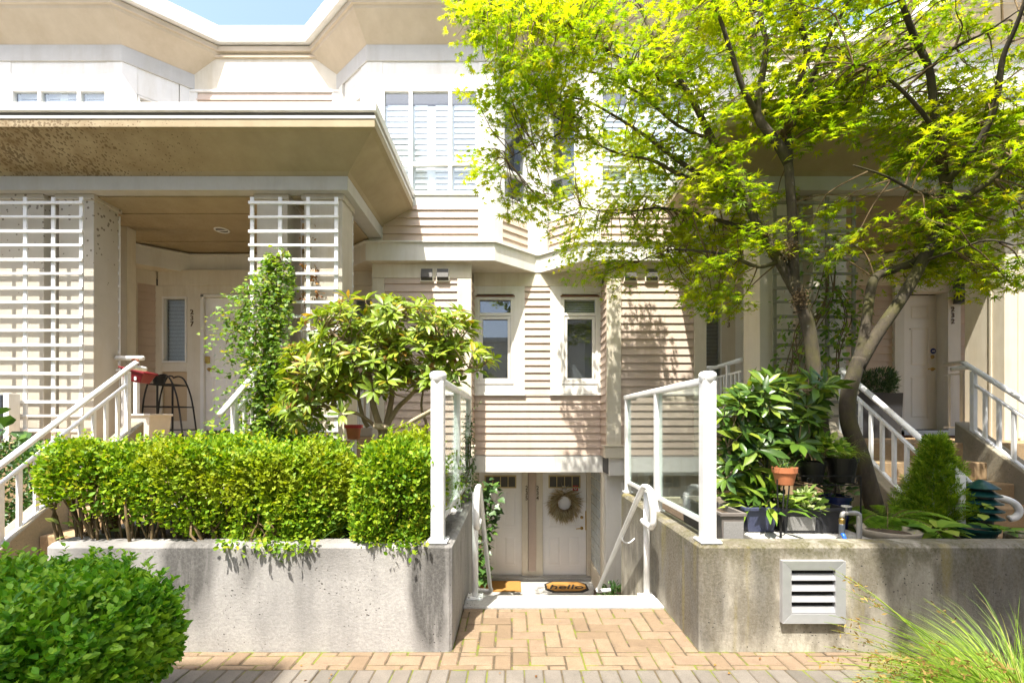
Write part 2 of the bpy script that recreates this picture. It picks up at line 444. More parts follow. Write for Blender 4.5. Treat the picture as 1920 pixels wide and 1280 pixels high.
# ---- leaves: every leaf a small real face set inside ONE foliage mesh
def T_quad(w=.5, fold=.12):
    return np.array([(0,0,0),(w/2,.5,fold),(0,1,-.05),(-w/2,.5,fold)],float), [(0,1,2,3)]
def T_oval(w=.5, fold=.12):
    return np.array([(0,0,0),(w*.46,.28,fold*.8),(w*.5,.58,fold),(0,1,-.06),(-w*.5,.58,fold),(-w*.46,.28,fold*.8)],float), [(0,1,2,3),(0,3,4,5)]
def T_lens(w=.34, droop=.22, fold=.05):
    z=lambda t:-droop*t*t
    v=[(0,0,0),(-w*.42,.32,z(.32)+fold),(0,.32,z(.32)),(w*.42,.32,z(.32)+fold),(-w*.5,.66,z(.66)+fold),(0,.66,z(.66)),(w*.5,.66,z(.66)+fold),(0,1,z(1))]
    return np.array(v,float), [(0,2,1),(0,3,2),(1,2,5,4),(2,3,6,5),(4,5,7),(5,6,7)]
def T_maple(lobes=7):
    v=[(0,0,0)]; f=[]; A=np.linspace(-120,120,lobes); L=[.45,.74,.95,1.0,.95,.74,.45] if lobes==7 else [.6,.9,1,.9,.6]
    st=A[1]-A[0]
    for i in range(lobes+1):
        a=R(A[0]-st/2+i*st); r=.27
        if i in (0,lobes): r=.16
        v.append((r*math.sin(a), r*math.cos(a), .0))
    for i in range(lobes):
        a=R(A[i]); v.append((L[i]*math.sin(a), L[i]*math.cos(a), -.16*L[i]))
    for i in range(lobes): f.append((0,1+i+1,2+lobes+i,1+i))
    return np.array(v,float), f
def T_ivy():
    v=[(0,0,0),(.42,.05,.03),(.45,.42,.0),(.2,.62,.03),(0,1,-.08),(-.2,.62,.03),(-.45,.42,.0),(-.42,.05,.03),(0,.35,-.02)]
    return np.array(v,float), [(0,1,2,8),(8,2,3,4),(8,4,5,6),(0,8,6,7)]
def unit(a): return a/np.maximum(np.linalg.norm(a,axis=1,keepdims=True),1e-9)
def leaves(name, mat, P, D, N, S, T, parent=None, smooth=False):
    P=np.asarray(P,float); D=unit(np.asarray(D,float)); N=np.asarray(N,float); S=np.asarray(S,float)
    tv,tf=T; k=len(tv); n=len(P)
    N=N-(N*D).sum(1,keepdims=True)*D; N=unit(N+1e-6); X=np.cross(D,N)
    V=(P[:,None,:]+S[:,None,None]*(tv[None,:,0:1]*X[:,None,:]+tv[None,:,1:2]*D[:,None,:]+tv[None,:,2:3]*N[:,None,:])).reshape(-1,3)
    lt=np.array([len(f) for f in tf]); li=np.concatenate([np.array(f) for f in tf])
    loops=(np.arange(n)[:,None]*k+li[None,:]).ravel(); tot=np.tile(lt,n)
    me=bpy.data.meshes.new(name); me.vertices.add(len(V)); me.vertices.foreach_set('co',V.astype(np.float32).ravel())
    me.loops.add(len(loops)); me.loops.foreach_set('vertex_index',loops.astype(np.int32))
    me.polygons.add(len(tot)); st=np.concatenate([[0],np.cumsum(tot)[:-1]])
    me.polygons.foreach_set('loop_start',st.astype(np.int32)); me.polygons.foreach_set('loop_total',tot.astype(np.int32))
    me.update(calc_edges=True); me.validate()
    return link(name, me, mat, parent)
def rv(n, s=1.0): return rng.normal(0,s,(n,3))
PH = rng.uniform(0,6.28,(9,)); FR = rng.normal(0,1,(9,3))
def lump(p, f=3.0):
    return sum(np.sin(f*(p@FR[i])+PH[i]) for i in range(9))/4.5
def shell(n, c, ext, e=5.0, depth=.12, amp=.06, f=4.0):
    """points through the outer layer of a rounded box, with outward normals"""
    q=rng.uniform(-1,1,(n,3)); m=np.abs(q).max(1,keepdims=True); q=q/np.maximum(m,1e-6)
    q=q/((np.abs(q)**e).sum(1,keepdims=True)**(1/e))
    nrm=unit(np.sign(q)*np.abs(q)**(e-1)/np.asarray(ext))
    p=q*np.asarray(ext)
    p=p+nrm*(amp*lump(p*1.0+np.asarray(c),f))[:,None]-nrm*(rng.exponential(depth*.45,(n,1)).clip(0,depth*2.5))
    return p+np.asarray(c), nrm
# ------------------------------------------------------------------ setting: ground, paving, soil, floors
XC = .41
def mir(x): return 2*XC-x
WL, WR = -.394, 1.23          # the two path walls
CL, CR = -2.11, 2.93          # light wells either side of the sunken doors
g = MB()
zg = -.0075
for (a,b,c,d) in ((-80,80,-80,3.91),(-80,CL,3.91,8.6),(CR,80,3.91,8.6),(-80,80,8.6,120)):
    g.poly([(a,c,zg),(b,c,zg),(b,d,zg),(a,d,zg)])
structure('ground', g, 'joint_moss')

def bricks(x0,x1,y0,y1,a=.1125,gap=.0052):
    mb = MB(); i0,i1=int(x0/a)-3,int(x1/a)+3; j0,j1=int(y0/a)-3,int(y1/a)+3
    r = random.Random(3)
    for i in range(i0,i1):
        for j in range(j0,j1):
            d=(i-j)%4
            if d==0: X0,X1,Y0,Y1=i*a,(i+2)*a,j*a,(j+1)*a
            elif d==3: X0,X1,Y0,Y1=i*a,(i+1)*a,j*a,(j+2)*a
            else: continue
            X0,X1,Y0,Y1=max(X0,x0),min(X1,x1),max(Y0,y0),min(Y1,y1)
            if X1-X0<.03 or Y1-Y0<.03: continue
            brick(mb,X0,X1,Y0,Y1,gap,r)
    return mb
def brick(mb,X0,X1,Y0,Y1,gap,r):
    gx=gap*r.uniform(.5,1.5); X0+=gx;X1-=gx;Y0+=gx;Y1-=gx
    z=r.uniform(-.003,.002); t=[z+r.uniform(-.002,.002) for _ in range(4)]; e=.006
    mb.hexa([(X0,Y0,-.05),(X1,Y0,-.05),(X1,Y1,-.05),(X0,Y1,-.05),(X0,Y0,t[0]-.006),(X1,Y0,t[1]-.006),(X1,Y1,t[2]-.006),(X0,Y1,t[3]-.006)])
    mb.f.pop(-5)   # open top, closed by the chamfered cap
    b=len(mb.v)
    mb.v += [(X0+e,Y0+e,t[0]),(X1-e,Y0+e,t[1]),(X1-e,Y1-e,t[2]),(X0+e,Y1-e,t[3])]
    o=b-4
    mb.f += [(b,b+1,b+2,b+3),(o,o+1,b+1,b),(o+1,o+2,b+2,b+1),(o+2,o+3,b+3,b+2),(o+3,o,b,b+3)]
mb = bricks(-6.0,5.2,2.76,2.97); m2 = bricks(WL+.005,WR-.005,2.97,3.655)
m3 = bricks(-6,-3.12,2.97,4.2); m4 = bricks(3.8,5.2,2.97,3.4)
for q in (m2,m3,m4):
    b=len(mb.v); mb.v+=q.v; mb.f+=[tuple(b+i for i in f) for f in q.f]
structure('brick_paving', mb, 'brick_buff')
mb = MB(); r = random.Random(9)
x=-6.0
while x<5.2:
    brick(mb,x,x+.1125,2.535,2.76,.004,r); x+=.1125
mb2 = bricks(-6,5.2,.4,2.535)
b=len(mb.v); mb.v+=mb2.v; mb.f+=[tuple(b+i for i in f) for f in mb2.f]
structure('walkway_paving', mb, 'brick_grey')

mb = MB(); mb.box(-2.92,WL-.17,3.15,5.0,-.02,.62); structure('planter_soil', mb, 'soil')
mb = MB(); mb.box(WR+.17,3.58,3.15,5.0,-.02,.60); structure('planter_soil', mb, 'soil')
mb = MB(); mb.box(1.75,2.62,3.16,3.75,.601,.655); structure('paving_slab', mb, 'concrete_floor', .006)
mb = MB(); mb.box(CL,CR,5.66,8.6,-1.55,-1.4); structure('sunken_floor', mb, 'concrete_floor')
# flights
st = MB()
st.box(WL+.002,WR-.002,3.66,3.91,-.4,.012)
for i in range(1,8):
    st.box(WL+.002,WR-.002,3.912+(i-1)*.25,3.912+i*.25,-1.6,-.175*i)
t = thing('concrete_stairs','pale concrete steps going down between two walls to the sunken doors','stairs',(XC,3.8,0))
st.build('steps','concrete_floor',t,.008)

# ------------------------------------------------------------------ planter walls
def wall(path, name, label, mat, loc):
    t = thing(name, label, 'wall', loc)
    mb = MB().sweep(path, [(0,-1.6),(0,.672),(-.022,.696),(-.15,.696),(-.17,.68),(-.17,-1.6)])
    mb.build('wall_body', mat, t, .006); return t
wall([(-3.02,4.85),(-3.09,4.7),(-3.09,3.07),(-3.065,3.0),(-3.0,2.98),(WL-.02,2.98),(WL,3.0),(WL,5.12)],'planter_wall',
     'pale concrete planter wall with grey streaks under the clipped hedge','concrete_pale',(-1.7,2.98,0))
wall([(WR,5.12),(WR,3.0),(WR+.02,2.98),(3.75,2.98),(3.78,3.0),(3.78,3.35)],'planter_wall',
     'mossy stained concrete planter wall with a louvred vent in it','concrete_mossy',(2.4,2.98,0))
mb = MB(); mb.box(-2.9,WL-.17,5.0,5.1,-1.6,.66); mb.build('back_wall','concrete_brown',bpy.data.objects['planter_wall'])
mb = MB(); mb.box(WR+.17,3.56,5.0,5.1,-1.6,.66); mb.build('back_wall','concrete_brown',bpy.data.objects['planter_wall.001'])
# louvred vent
x0,x1 = xf(1465,2.96),xf(1583,2.96); z0,z1 = zf(1167,2.96),zf(1050,2.96)
t = thing('wall_vent','square aluminium louvred vent set in the mossy concrete wall','vent',((x0+x1)/2,2.97,z0))
w=.062; fy0,fy1=2.945,2.985
mb=MB()
for q in (((x0,z0),(x1,z0),(x1-w,z0+w),(x0+w,z0+w)),((x1,z0),(x1,z1),(x1-w,z1-w),(x1-w,z0+w)),((x1,z1),(x0,z1),(x0+w,z1-w),(x1-w,z1-w)),((x0,z1),(x0,z0),(x0+w,z0+w),(x0+w,z1-w))):
    p=[(a,fy0 if k<2 else fy0+.006,b) for k,(a,b) in enumerate(q)]; bk=[(a,fy1,b) for (a,b) in q]
    mb.hexa(bk+p)
mb.build('frame','louvre_alu',t,.0015)
mb=MB(); mb.box(x0+w,x1-w,2.979,2.9795,z0+w,z1-w); mb.build('vent_opening','black_hole',t)
n=4; h=(z1-z0-2*w)/n
for i in range(n):
    zb=z0+w+i*h
    mb=MB(); mb.hexa([(x0+w,2.955,zb+.004),(x1-w,2.955,zb+.004),(x1-w,2.962,zb),(x0+w,2.962,zb),
                      (x0+w,2.972,zb+h*.60),(x1-w,2.972,zb+h*.60),(x1-w,2.978,zb+h*.62),(x0+w,2.978,zb+h*.62)])
    mb.build('louvre_slat','louvre_alu',t)

# ------------------------------------------------------------------ entry stairs up to the porches
def entry_stairs(s, label, mat, cheek):
    f = (lambda x:x) if s>0 else mir
    t = thing('porch_stairs', label, 'stairs', (f(4.2),4.0,0))
    mb = MB()
    for i in range(1,7):
        z=1.27-.185*i
        mb.box(f(3.56),f(4.86),4.905-.255*i,4.903,-.2 if i==6 else z-.185,z-.001*i)
    mb.build('steps',mat,t,.012)
    for (a,b) in ((4.862,5.04),(3.40,3.558)):
        mb=MB(); mb.hexa([(f(a),3.15,-.2),(f(b),3.15,-.2),(f(b),5.0,-.2),(f(a),5.0,-.2),
            (f(a),3.15,.17),(f(b),3.15,.17),(f(b),5.0,1.50),(f(a),5.0,1.50)])
        mb.build('cheek_wall',cheek,t,.01)
entry_stairs(1,'tan concrete steps rising to the white door numbered 232','step_tan','concrete_brown')
entry_stairs(-1,'concrete steps behind the hedge rising to the door numbered 237','step_tan','concrete_brown')

def stair_rail(f, x, label, volute, ylow=3.55):
    """sloping rail: round top rail, second rail, bottom rail, post, balusters"""
    ztop=lambda y: 2.055-.745*(4.865-y)
    t = thing('stair_railing', label, 'railing', (f(x),4.2,.6))
    y0,y1 = ylow,4.865
    if volute:
        p=[(f(x),y1,ztop(y1)),(f(x),3.75,ztop(3.75)),at(1836,924,3.64),at(1858,930,3.60),at(1884,935,3.57),at(1903,944,3.56),at(1911,958,3.56),at(1904,969,3.57),at(1892,972,3.58)]
    else:
        p=[(f(x),y1+.22,ztop(y1)+.03),(f(x),y1+.05,ztop(y1)+.03),(f(x),y1-.02,ztop(y1)),(f(x),y0-.2,ztop(y0-.2))]
    MB().tube(p,.026,12,5).build('top_rail','white_metal',t,0,True)
    def bar(za,zb,w,hh,nm):
        mb=MB(); mb.hexa([(x-w,y0,ztop(y0)+za-hh),(x+w,y0,ztop(y0)+za-hh),(x+w,y1,ztop(y1)+za-hh),(x-w,y1,ztop(y1)+za-hh),
                          (x-w,y0,ztop(y0)+za),(x+w,y0,ztop(y0)+za),(x+w,y1,ztop(y1)+za),(x-w,y1,ztop(y1)+za)])
        if f(1)!=1: mb.v=[(f(a),b,c) for a,b,c in mb.v]
        return mb.build(nm,'white_metal',t,.003)
    bar(-.13,0,.016,.03,'middle_rail'); bar(-.62,0,.02,.03,'bottom_rail')
    for y in (y1-.015, y0+.02):
        mb=MB(); mb.box(f(x)-.022,f(x)+.022,y-.022,y+.022,ztop(y)-.86,ztop(y)-.01); mb.build('post','white_metal',t,.003)
    pr=None
    for k in range(9):
        y=y1-.135-.135*k
        if y<y0+.05: break
        mb=MB(); mb.hexa([(f(x)-.012,y-.016,ztop(y)-.63),(f(x)+.012,y-.016,ztop(y)-.63),(f(x)+.012,y+.016,ztop(y)-.63),(f(x)-.012,y+.016,ztop(y)-.63),
            (f(x)-.012,y-.016,ztop(y)-.14),(f(x)+.012,y-.016,ztop(y)-.14),(f(x)+.012,y+.016,ztop(y)-.14),(f(x)-.012,y+.016,ztop(y)-.14)])
        mb.build('baluster','white_metal',t)
I = lambda x:x
stair_rail(I,3.52,'white railing with curled end on the near side of the tan steps',True)
stair_rail(I,4.92,'white railing on the far cheek wall beside the smooth cream column',False)
stair_rail(mir,3.52,'white railing rising behind the clipped hedge to the climbing vine',False,4.4)
stair_rail(mir,4.92,'white railing at the left picture edge carrying the red tub',False)

# ------------------------------------------------------------------ glass guard rails
def glass_rail(x, sgn, label):
    t = thing('glass_railing', label, 'railing', (x,3.06,.696)); ys=(3.06,4.10,5.17); top=1.80
    mb=MB()
    for k,y in enumerate(ys):
        w=.043 if k==0 else .031
        mb=MB(); mb.box(x-w,x+w,y-w,y+w,.70,top-.03); p=mb.build('post','white_metal',t,.006)
        mb=MB(); mb.box(x-w*1.6,x+w*1.6,y-w*1.6,y+w*1.6,.696,.710); mb.build('base_plate','white_metal',p,.002)
        if k==0:
            for (bx_,by_) in ((-1,-1),(1,-1),(-1,1),(1,1)): MB().lathe([(.008,0),(.008,.006),(.004,.009)],(x+bx_*w*1.35,y+by_*w*1.35,.710),8).build('bolt','galvanized',p)
            mb=MB(); mb.lathe([(.043,-.05),(.050,-.02),(.058,.0),(.056,.022),(.042,.034),(.02,.039)],(x,y,top),20); mb.build('post_cap','white_metal',p,0,True)
    mb=MB(); mb.box(x-.035,x+.035,ys[0],ys[2]+.06,top-.052,top); mb.build('top_rail','white_metal',t,.014)
    mb=MB(); mb.box(x-.016,x+.016,ys[0]+.05,ys[2]-.03,.80,.835); mb.build('bottom_rail','white_metal',t,.003)
    for a,b in ((ys[0]+.055,ys[1]-.036),(ys[1]+.036,ys[2]-.036)):
        mb=MB(); mb.box(x-.004,x+.004,a,b,.836,top-.054); mb.build('glass_panel','rail_glass',t)
glass_rail(-.497,-1,'white framed glass railing above the pale wall beside the hedge')
glass_rail(1.315,1,'white framed glass railing on the mossy wall beside the big leaved rhododendron')

# ------------------------------------------------------------------ handrails of the sunken steps
def handrail(x, s, label):
    t = thing('handrail', label, 'handrail', (x,3.85,0))
    mb=MB(); mb.tube([(x,3.86,.01),(x,3.86,.90)],.026,14); mb.build('post','white_metal',t,0,True)
    mb=MB(); mb.box(x-.065,x+.065,3.795,3.925,.012,.024); mb.build('base_plate','white_metal',t,.003)
    for (bx_,by_) in ((-1,-1),(1,-1),(-1,1),(1,1)): MB().lathe([(.009,0),(.009,.007),(.004,.010)],(x+bx_*.05,3.86+by_*.05,.024),8).build('bolt','galvanized',t)
    o=.035*s
    p=[(x+o,3.62,.66),(x+o,3.57,.70),(x+o,3.56,.80),(x+o,3.58,.90),(x+o,3.66,.955),(x+o,3.80,.955),(x+o,3.90,.905),(x+o,4.3,.59),(x+o,5.75,-.58),(x+o,5.82,-.63),(x+o*1.2,5.82,-.66),(x+.12*s*-1,5.84,-.66)]
    MB().tube(p,.0245,12,5).build('rail','white_metal',t,0,True)
    MB().tube([(x+o,3.62,.66),(x+o,3.72,.655),(x+o,3.86,.66)],.0245,12,3).build('loop_end','white_metal',t,0,True)
    wx = WL if x<0 else WR
    MB().tube([(x+o,4.55,.37),(x+o,4.55,.31),(x+o+(wx-x-o)*.5,4.56,.285),(wx,4.56,.33)],.007,8,4).build('bracket','white_metal',t,0,True)
handrail(-.312,1,'white tubular handrail against the shaded wall of the sunken door 235')
handrail(1.143,-1,'white tubular handrail beside the mossy wall leading down to door 234')

# ------------------------------------------------------------------ the townhouse
B = thing('townhouse','cream and pink sided townhouse row with white bays and porches','house',(XC,7.3,0))
YB, YM = 6.80, 7.35     # bay fronts and the wall plane between them
FZ0, FZ1 = 3.885, 4.15  # floor band
bays = [(-7.69,-5.82),(-2.15,-.28),(1.10,2.97),(6.64,8.51)]
DX = .63
full=[(-11,YM)]
for a,b in bays: full += [(a-DX,YM),(a,YB),(b,YB),(b+DX,YM)]
full.append((12,YM))
def bp(name, mb, mat, bevel=0.0, parent=B, smooth=False):
    if name in SPLIT: return mb.build_split(name,mat,parent,bevel)
    return mb.build(name,mat,parent,bevel,smooth)
SPLIT={'corner_board','window_board','door_casing','trim_board','eave_mould','window_surround','post_plinth','porch_header','lower_beam'}
# floor band with its lip and flashing, wrapping every bay
bp('floor_band', MB().sweep(full,[(.055,FZ0),(.055,FZ1),(-.3,FZ1),(-.3,FZ0)]),'white_trim',.004)
bp('band_lip', MB().sweep(full,[(.085,FZ1),(.085,FZ1+.022),(-.1,FZ1+.03),(-.1,FZ1)]),'white_trim')
bp('bay_soffit', MB().sweep(full,[(.05,FZ0-.004),(.05,FZ0-.001),(-1.3,FZ0-.001),(-1.3,FZ0-.004)]),'cream_trim')
# solid carcass so no daylight leaks through
mb=MB()
mb.box(-11,12,7.62,12,.69,7.74)
bp('carcass',mb,'interior')
mb=MB(); mb.box(-2.2,3.0,8.63,12,-1.6,.689); bp('lower_carcass',mb,'interior')
# upper storey
WZ0,WZ1=4.90,6.45
for i,(a,b) in enumerate(bays):
    L=[(a-DX,YM),(a,YB)]; Fr=[(a,YB),(b,YB)]; Rt=[(b,YB),(b+DX,YM)]
    mb=MB()
    tw=.22
    mb.siding((a+tw,YB),(b-tw,YB),FZ1+.03,4.72)
    for (p,q) in (L,Rt):
        d=(Vector(q)-Vector(p)); l=d.length; d=d/l
        mb.siding(tuple(Vector(p)+d*.17),tuple(Vector(p)+d*(l-.15)),FZ1+.03,4.66)
    bp('bay_siding',mb,'siding')
    # corner boards and frieze
    mb=MB()
    mb.sweep([Vector(L[1])+(Vector(L[0])-Vector(L[1])).normalized()*.17,(a,YB),(a+tw,YB)],[(.02,FZ1+.028),(.02,6.86),(-.05,6.86),(-.05,FZ1+.028)])
    mb.sweep([(b-tw,YB),(b,YB),Vector(Rt[0])+(Vector(Rt[1])-Vector(Rt[0])).normalized()*.17],[(.02,FZ1+.028),(.02,6.86),(-.05,6.86),(-.05,FZ1+.028)])
    mb.sweep([Vector(L[1])+(Vector(L[0])-Vector(L[1])).normalized()*.69,(a-DX,YM+.02)],[(-.04,FZ1+.028),(.02,FZ1+.028),(.02,6.86),(-.04,6.86)][::-1])
    mb.sweep([Vector(Rt[0])+(Vector(Rt[1])-Vector(Rt[0])).normalized()*.69,(b+DX,YM+.02)],[(.02,FZ1+.028),(.02,6.86),(-.04,6.86),(-.04,FZ1+.028)])
    bp('corner_board',mb,'white_trim',.004)
    mb=MB()
    mb.sweep([(a+tw,YB),(b-tw,YB)],[(.014,4.72),(.014,WZ0-.01),(-.05,WZ0-.01),(-.05,4.72)])
    mb.sweep([(a+tw,YB),(b-tw,YB)],[(.03,WZ0-.035),(.034,WZ0-.008),(-.05,WZ0-.008),(-.05,WZ0-.035)])
    mb.sweep([(a+tw,YB),(b-tw,YB)],[(.014,WZ1+.01),(.014,6.86),(-.05,6.86),(-.05,WZ1+.01)])
    for (p,q) in (L,Rt):
        d=(Vector(q)-Vector(p)).normalized()
        s=[tuple(Vector(p)+d*.17),tuple(Vector(p)+d*.68)]
        mb.sweep(s,[(.012,4.66),(.012,WZ0-.01),(-.05,WZ0-.01),(-.05,4.66)]); mb.sweep(s,[(.012,WZ1+.01),(.012,6.86),(-.05,6.86),(-.05,WZ1+.01)])
    bp('window_board',mb,'white_trim',.003)
    pth=[(a-DX*1.8,YM+.8*.55),(a,YB),(b,YB),(b+DX*1.8,YM+.8*.55)]
    bp('eave_band',MB().sweep(pth,[(.035,6.86),(.035,7.10),(-.1,7.10),(-.1,6.86)]),'grey_band',.004)
    bp('eave_cove',MB().sweep(pth,[(.03,7.10),(.05,7.125),(.30,7.40),(.315,7.44),(-.1,7.44),(-.1,7.10)]),'stucco')
    bp('eave_lip',MB().sweep(pth,[(.315,7.44),(.34,7.45),(.34,7.53),(-.1,7.53),(-.1,7.44)]),'stucco')
# one fascia line steps in and out along the whole roof
fas=[(-11,7.27)]
o=.385
for a,b in bays:
    fas += [(a-.16-.98,7.27),(a-.16,YB-o),(b+.16,YB-o),(b+.16+.98,7.27)]
fas.append((12,7.27))
bp('roof_fascia',MB().sweep(fas,[(.02,7.55),(.03,7.80),(-.6,7.82),(-.6,7.55)]),'white_trim',.004)
for xx in (-4.70,-3.25,-.98,1.6,4.3): MB().box(xx-.004,xx+.004,7.27-.036 if xx in(-4.70,-3.25,4.3) else YB-o-.036,7.3 if xx in(-4.70,-3.25,4.3) else YB-o+.02,7.552,7.803).build('fascia_joint','vent_dark',B)
mb=MB(); mb.box(-11,12,7.4,12,7.74,7.80); bp('roof_deck',mb,'roofing')
# recess walls above the porches
for (a,b) in ((-11,-8.32),(-5.19,-2.78),(3.60,6.01),(9.14,12)):
    mb=MB(); mb.box(a-.03,b+.03,YM+.005,7.62,6.84,7.56); bp('stucco_wall',mb,'cream_trim')
    mb=MB(); mb.box(a-.2,b+.2,YM-.05,YM+.05,7.44,7.52); mb.box(a-.2,b+.2,YM-.025,YM+.05,7.36,7.40); bp('eave_mould',mb,'stucco',.004)
    mb=MB(); mb.siding((a+.1,YM),(b-.1,YM),FZ1+.03,6.80); bp('siding_wall',mb,'siding')
    mb=MB(); mb.box(a-.03,a+.12,YM-.02,YM+.05,FZ1+.028,6.80); mb.box(b-.12,b+.03,YM-.02,YM+.05,FZ1+.028,6.80); mb.box(a,b,YM-.03,YM+.05,6.802,6.845); bp('trim_board',mb,'white_trim',.003)
# strip of trim in the notch between the two middle bays
mb=MB(); mb.box(.33,.49,YM-.03,YM+.1,FZ1+.025,7.5); mb.box(.35,.47,YM-.04,YM+.1,3.68,FZ1); bp('trim_board',mb,'white_trim',.003)

# windows: part with frame, panes and blinds below it
class LB(MB):
    """boxes in wall coordinates: u along the wall, o outwards, z up"""
    def __init__(s,p,d): super().__init__(); s.p=Vector(p); s.d=Vector(d).normalized(); s.n=Vector((s.d.y,-s.d.x))
    def w(s,u,o,z): q=s.p+s.d*u+s.n*o; return (q.x,q.y,z)
    def lbox(s,u0,u1,o0,o1,z0,z1):
        w=s.w; s.hexa([w(u0,o1,z0),w(u1,o1,z0),w(u1,o0,z0),w(u0,o0,z0),w(u0,o1,z1),w(u1,o1,z1),w(u1,o0,z1),w(u0,o0,z1)]); return s
def window(p,d,u0,u1,z0,z1,us,zs,fw=.035,mw=.05,blind=None,label=None,parent=B,depth=.05,mat='white_trim',glassmat='window_glass',out=.0):
    f=LB(p,d); o0,o1=-depth-.02,out+.022
    f.lbox(u0,u1,o0,o1,z0,z0+fw); f.lbox(u0,u1,o0,o1,z1-fw,z1); f.lbox(u0,u0+fw,o0,o1,z0+fw,z1-fw); f.lbox(u1-fw,u1,o0,o1,z0+fw,z1-fw)
    U=[u0+fw]; 
    for u in us: f.lbox(u-mw/2,u+mw/2,o0+.002,o1-.003,z0+fw,z1-fw); U+= [u-mw/2,u+mw/2]
    U.append(u1-fw); Z=[z0+fw]
    for z in zs:
        for k in range(0,len(U),2): f.lbox(U[k],U[k+1],o0+.004,o1-.005,z-mw/2,z+mw/2)
        Z+=[z-mw/2,z+mw/2]
    Z.append(z1-fw)
    win=f.build('window',mat,parent,.004)
    if label: win['label']=label
    for k in range(0,len(U),2):
        for m in range(0,len(Z),2):
            LB(p,d).lbox(U[k],U[k+1],-depth,-depth+.006,Z[m],Z[m+1]).build('pane',glassmat,win)
    LB(p,d).lbox(u0,u1,-depth-.30,-depth-.28,z0,z1).build('interior','interior',win)  # dark sheet, the unlit room put into its colour
    if blind:
        kind,za,zb,pitch=blind; sl=LB(p,d)
        if kind=='shutter':
            for k in range(0,len(U),2):
                cells=[(U[k]-.01,U[k+1]+.01)]
                if U[k+1]-U[k]>.45: c=(U[k]+U[k+1])/2; cells=[(U[k]-.01,c-.03),(c+.03,U[k+1]+.01)]; sl.lbox(c-.03,c+.03,-depth-.075,-depth-.045,za,zb)
                for (a,b) in cells:
                    for (s0,s1) in ((a,a+.03),(b-.03,b)): sl.lbox(s0,s1,-depth-.075,-depth-.045,za,zb)
                    z=za
                    while z<zb-.02:
                        w=sl.w; q0,q1=-depth-.040,-depth-.062; sl.hexa([w(a+.03,q0,z),w(b-.03,q0,z),w(b-.03,q0-.012,z),w(a+.03,q0-.012,z),
                                         w(a+.03,q1,z+pitch*.99),w(b-.03,q1,z+pitch*.99),w(b-.03,q1-.012,z+pitch*.99),w(a+.03,q1-.012,z+pitch*.99)])
                        z+=pitch
            sl.build('shutter','shutter_white',win)
        else:
            z=za
            while z<zb:
                w=sl.w; sl.hexa([w(u0+.01,-depth-.05,z),w(u1-.01,-depth-.05,z),w(u1-.01,-depth-.068,z+pitch*.6),w(u0+.01,-depth-.068,z+pitch*.6),
                                 w(u0+.01,-depth-.05,z+.003),w(u1-.01,-depth-.05,z+.003),w(u1-.01,-depth-.068,z+pitch*.6+.003),w(u0+.01,-depth-.068,z+pitch*.6+.003)])
                z+=pitch
            sl.build('blind','blind_white',win)
    return win
for i,(a,b) in enumerate(bays):
    w=b-a
    window((a,YB),(1,0),.22,w-.22,WZ0,WZ1,[.22+.42,w-.22-.42],[5.34],.03,.055,('shutter',WZ0+.02,6.25 if i!=0 else 6.43,.085),depth=.018)
    for (p,q) in (((a-DX,YM),(a,YB)),((b,YB),(b+DX,YM))):
        l=(Vector(q)-Vector(p)).length; d=(Vector(q)-Vector(p))
        window(p,d,.175,l-.16,WZ0,WZ1,[],[5.34],.03,.055,None)

# lower middle wall
def zm(y): return zf(y,7.33)
def xm(x): return xf(x,7.33)
YW=7.33
mb=MB()
mb.siding((-.62,YW),(1.45,YW),.962,1.93,.119); mb.siding((.20,YW),(.615,YW),1.93,3.67,.119)
bp('siding_wall',mb,'siding')
mb=MB(); mb.box(-.62,1.45,YW-.024,YW+.1,3.672,FZ0-.002); bp('trim_board',mb,'cream_trim',.003)
for s,nm in ((1,0),(-1,1)):
    f=I if s>0 else mir
    a,b=sorted((f(.616),f(1.452))); wa,wb=sorted((f(.797),f(1.383)))
    mb=MB(); mb.box(a,wa,YW-.022,YW+.06,1.96,3.671); mb.box(wb,b,YW-.022,YW+.06,1.96,3.671); mb.box(wa,wb,YW-.022,YW+.06,3.545,3.671); mb.box(wa,wb,YW-.022,YW+.06,1.96,2.10)
    bp('window_surround',mb,'white_trim',.003)
    mb=MB(); mb.box(a-.01,b+.01,YW-.055,YW+.06,1.915,1.958); bp('window_sill',mb,'white_trim',.006)
    mb=MB(); mb.box(wa-.02,wb+.02,YW-.05,YW+.02,3.50,3.516); bp('drip_cap',mb,'rust_brown')
    w=window((0,YW-.01),(1,0),wa,wb,2.10,3.50,[],[3.22],.045,.05,('blind',3.26,3.47,.03) if s>0 else None,depth=.045)
    sash=MB()
    sa,sb,za,zb=wa+.048,wb-.048,2.148,3.19; k=.045
    sash.box(sa,sb,YW-.018,YW+.02,za,za+k); sash.box(sa,sb,YW-.018,YW+.02,zb-k,zb); sash.box(sa,sa+k,YW-.018,YW+.02,za+k,zb-k); sash.box(sb-k,sb,YW-.018,YW+.02,za+k,zb-k)
    sash.build('sash','white_trim',w,.005)
mb=MB(); mb.box(-.64,1.47,YW-.012,YW+.2,.684,.958); bp('lower_beam',mb,'white_trim',.004)
mb=MB(); mb.box(-2.1,2.92,YW+.19,8.6,.66,.684); bp('entry_ceiling',mb,'cream_trim')
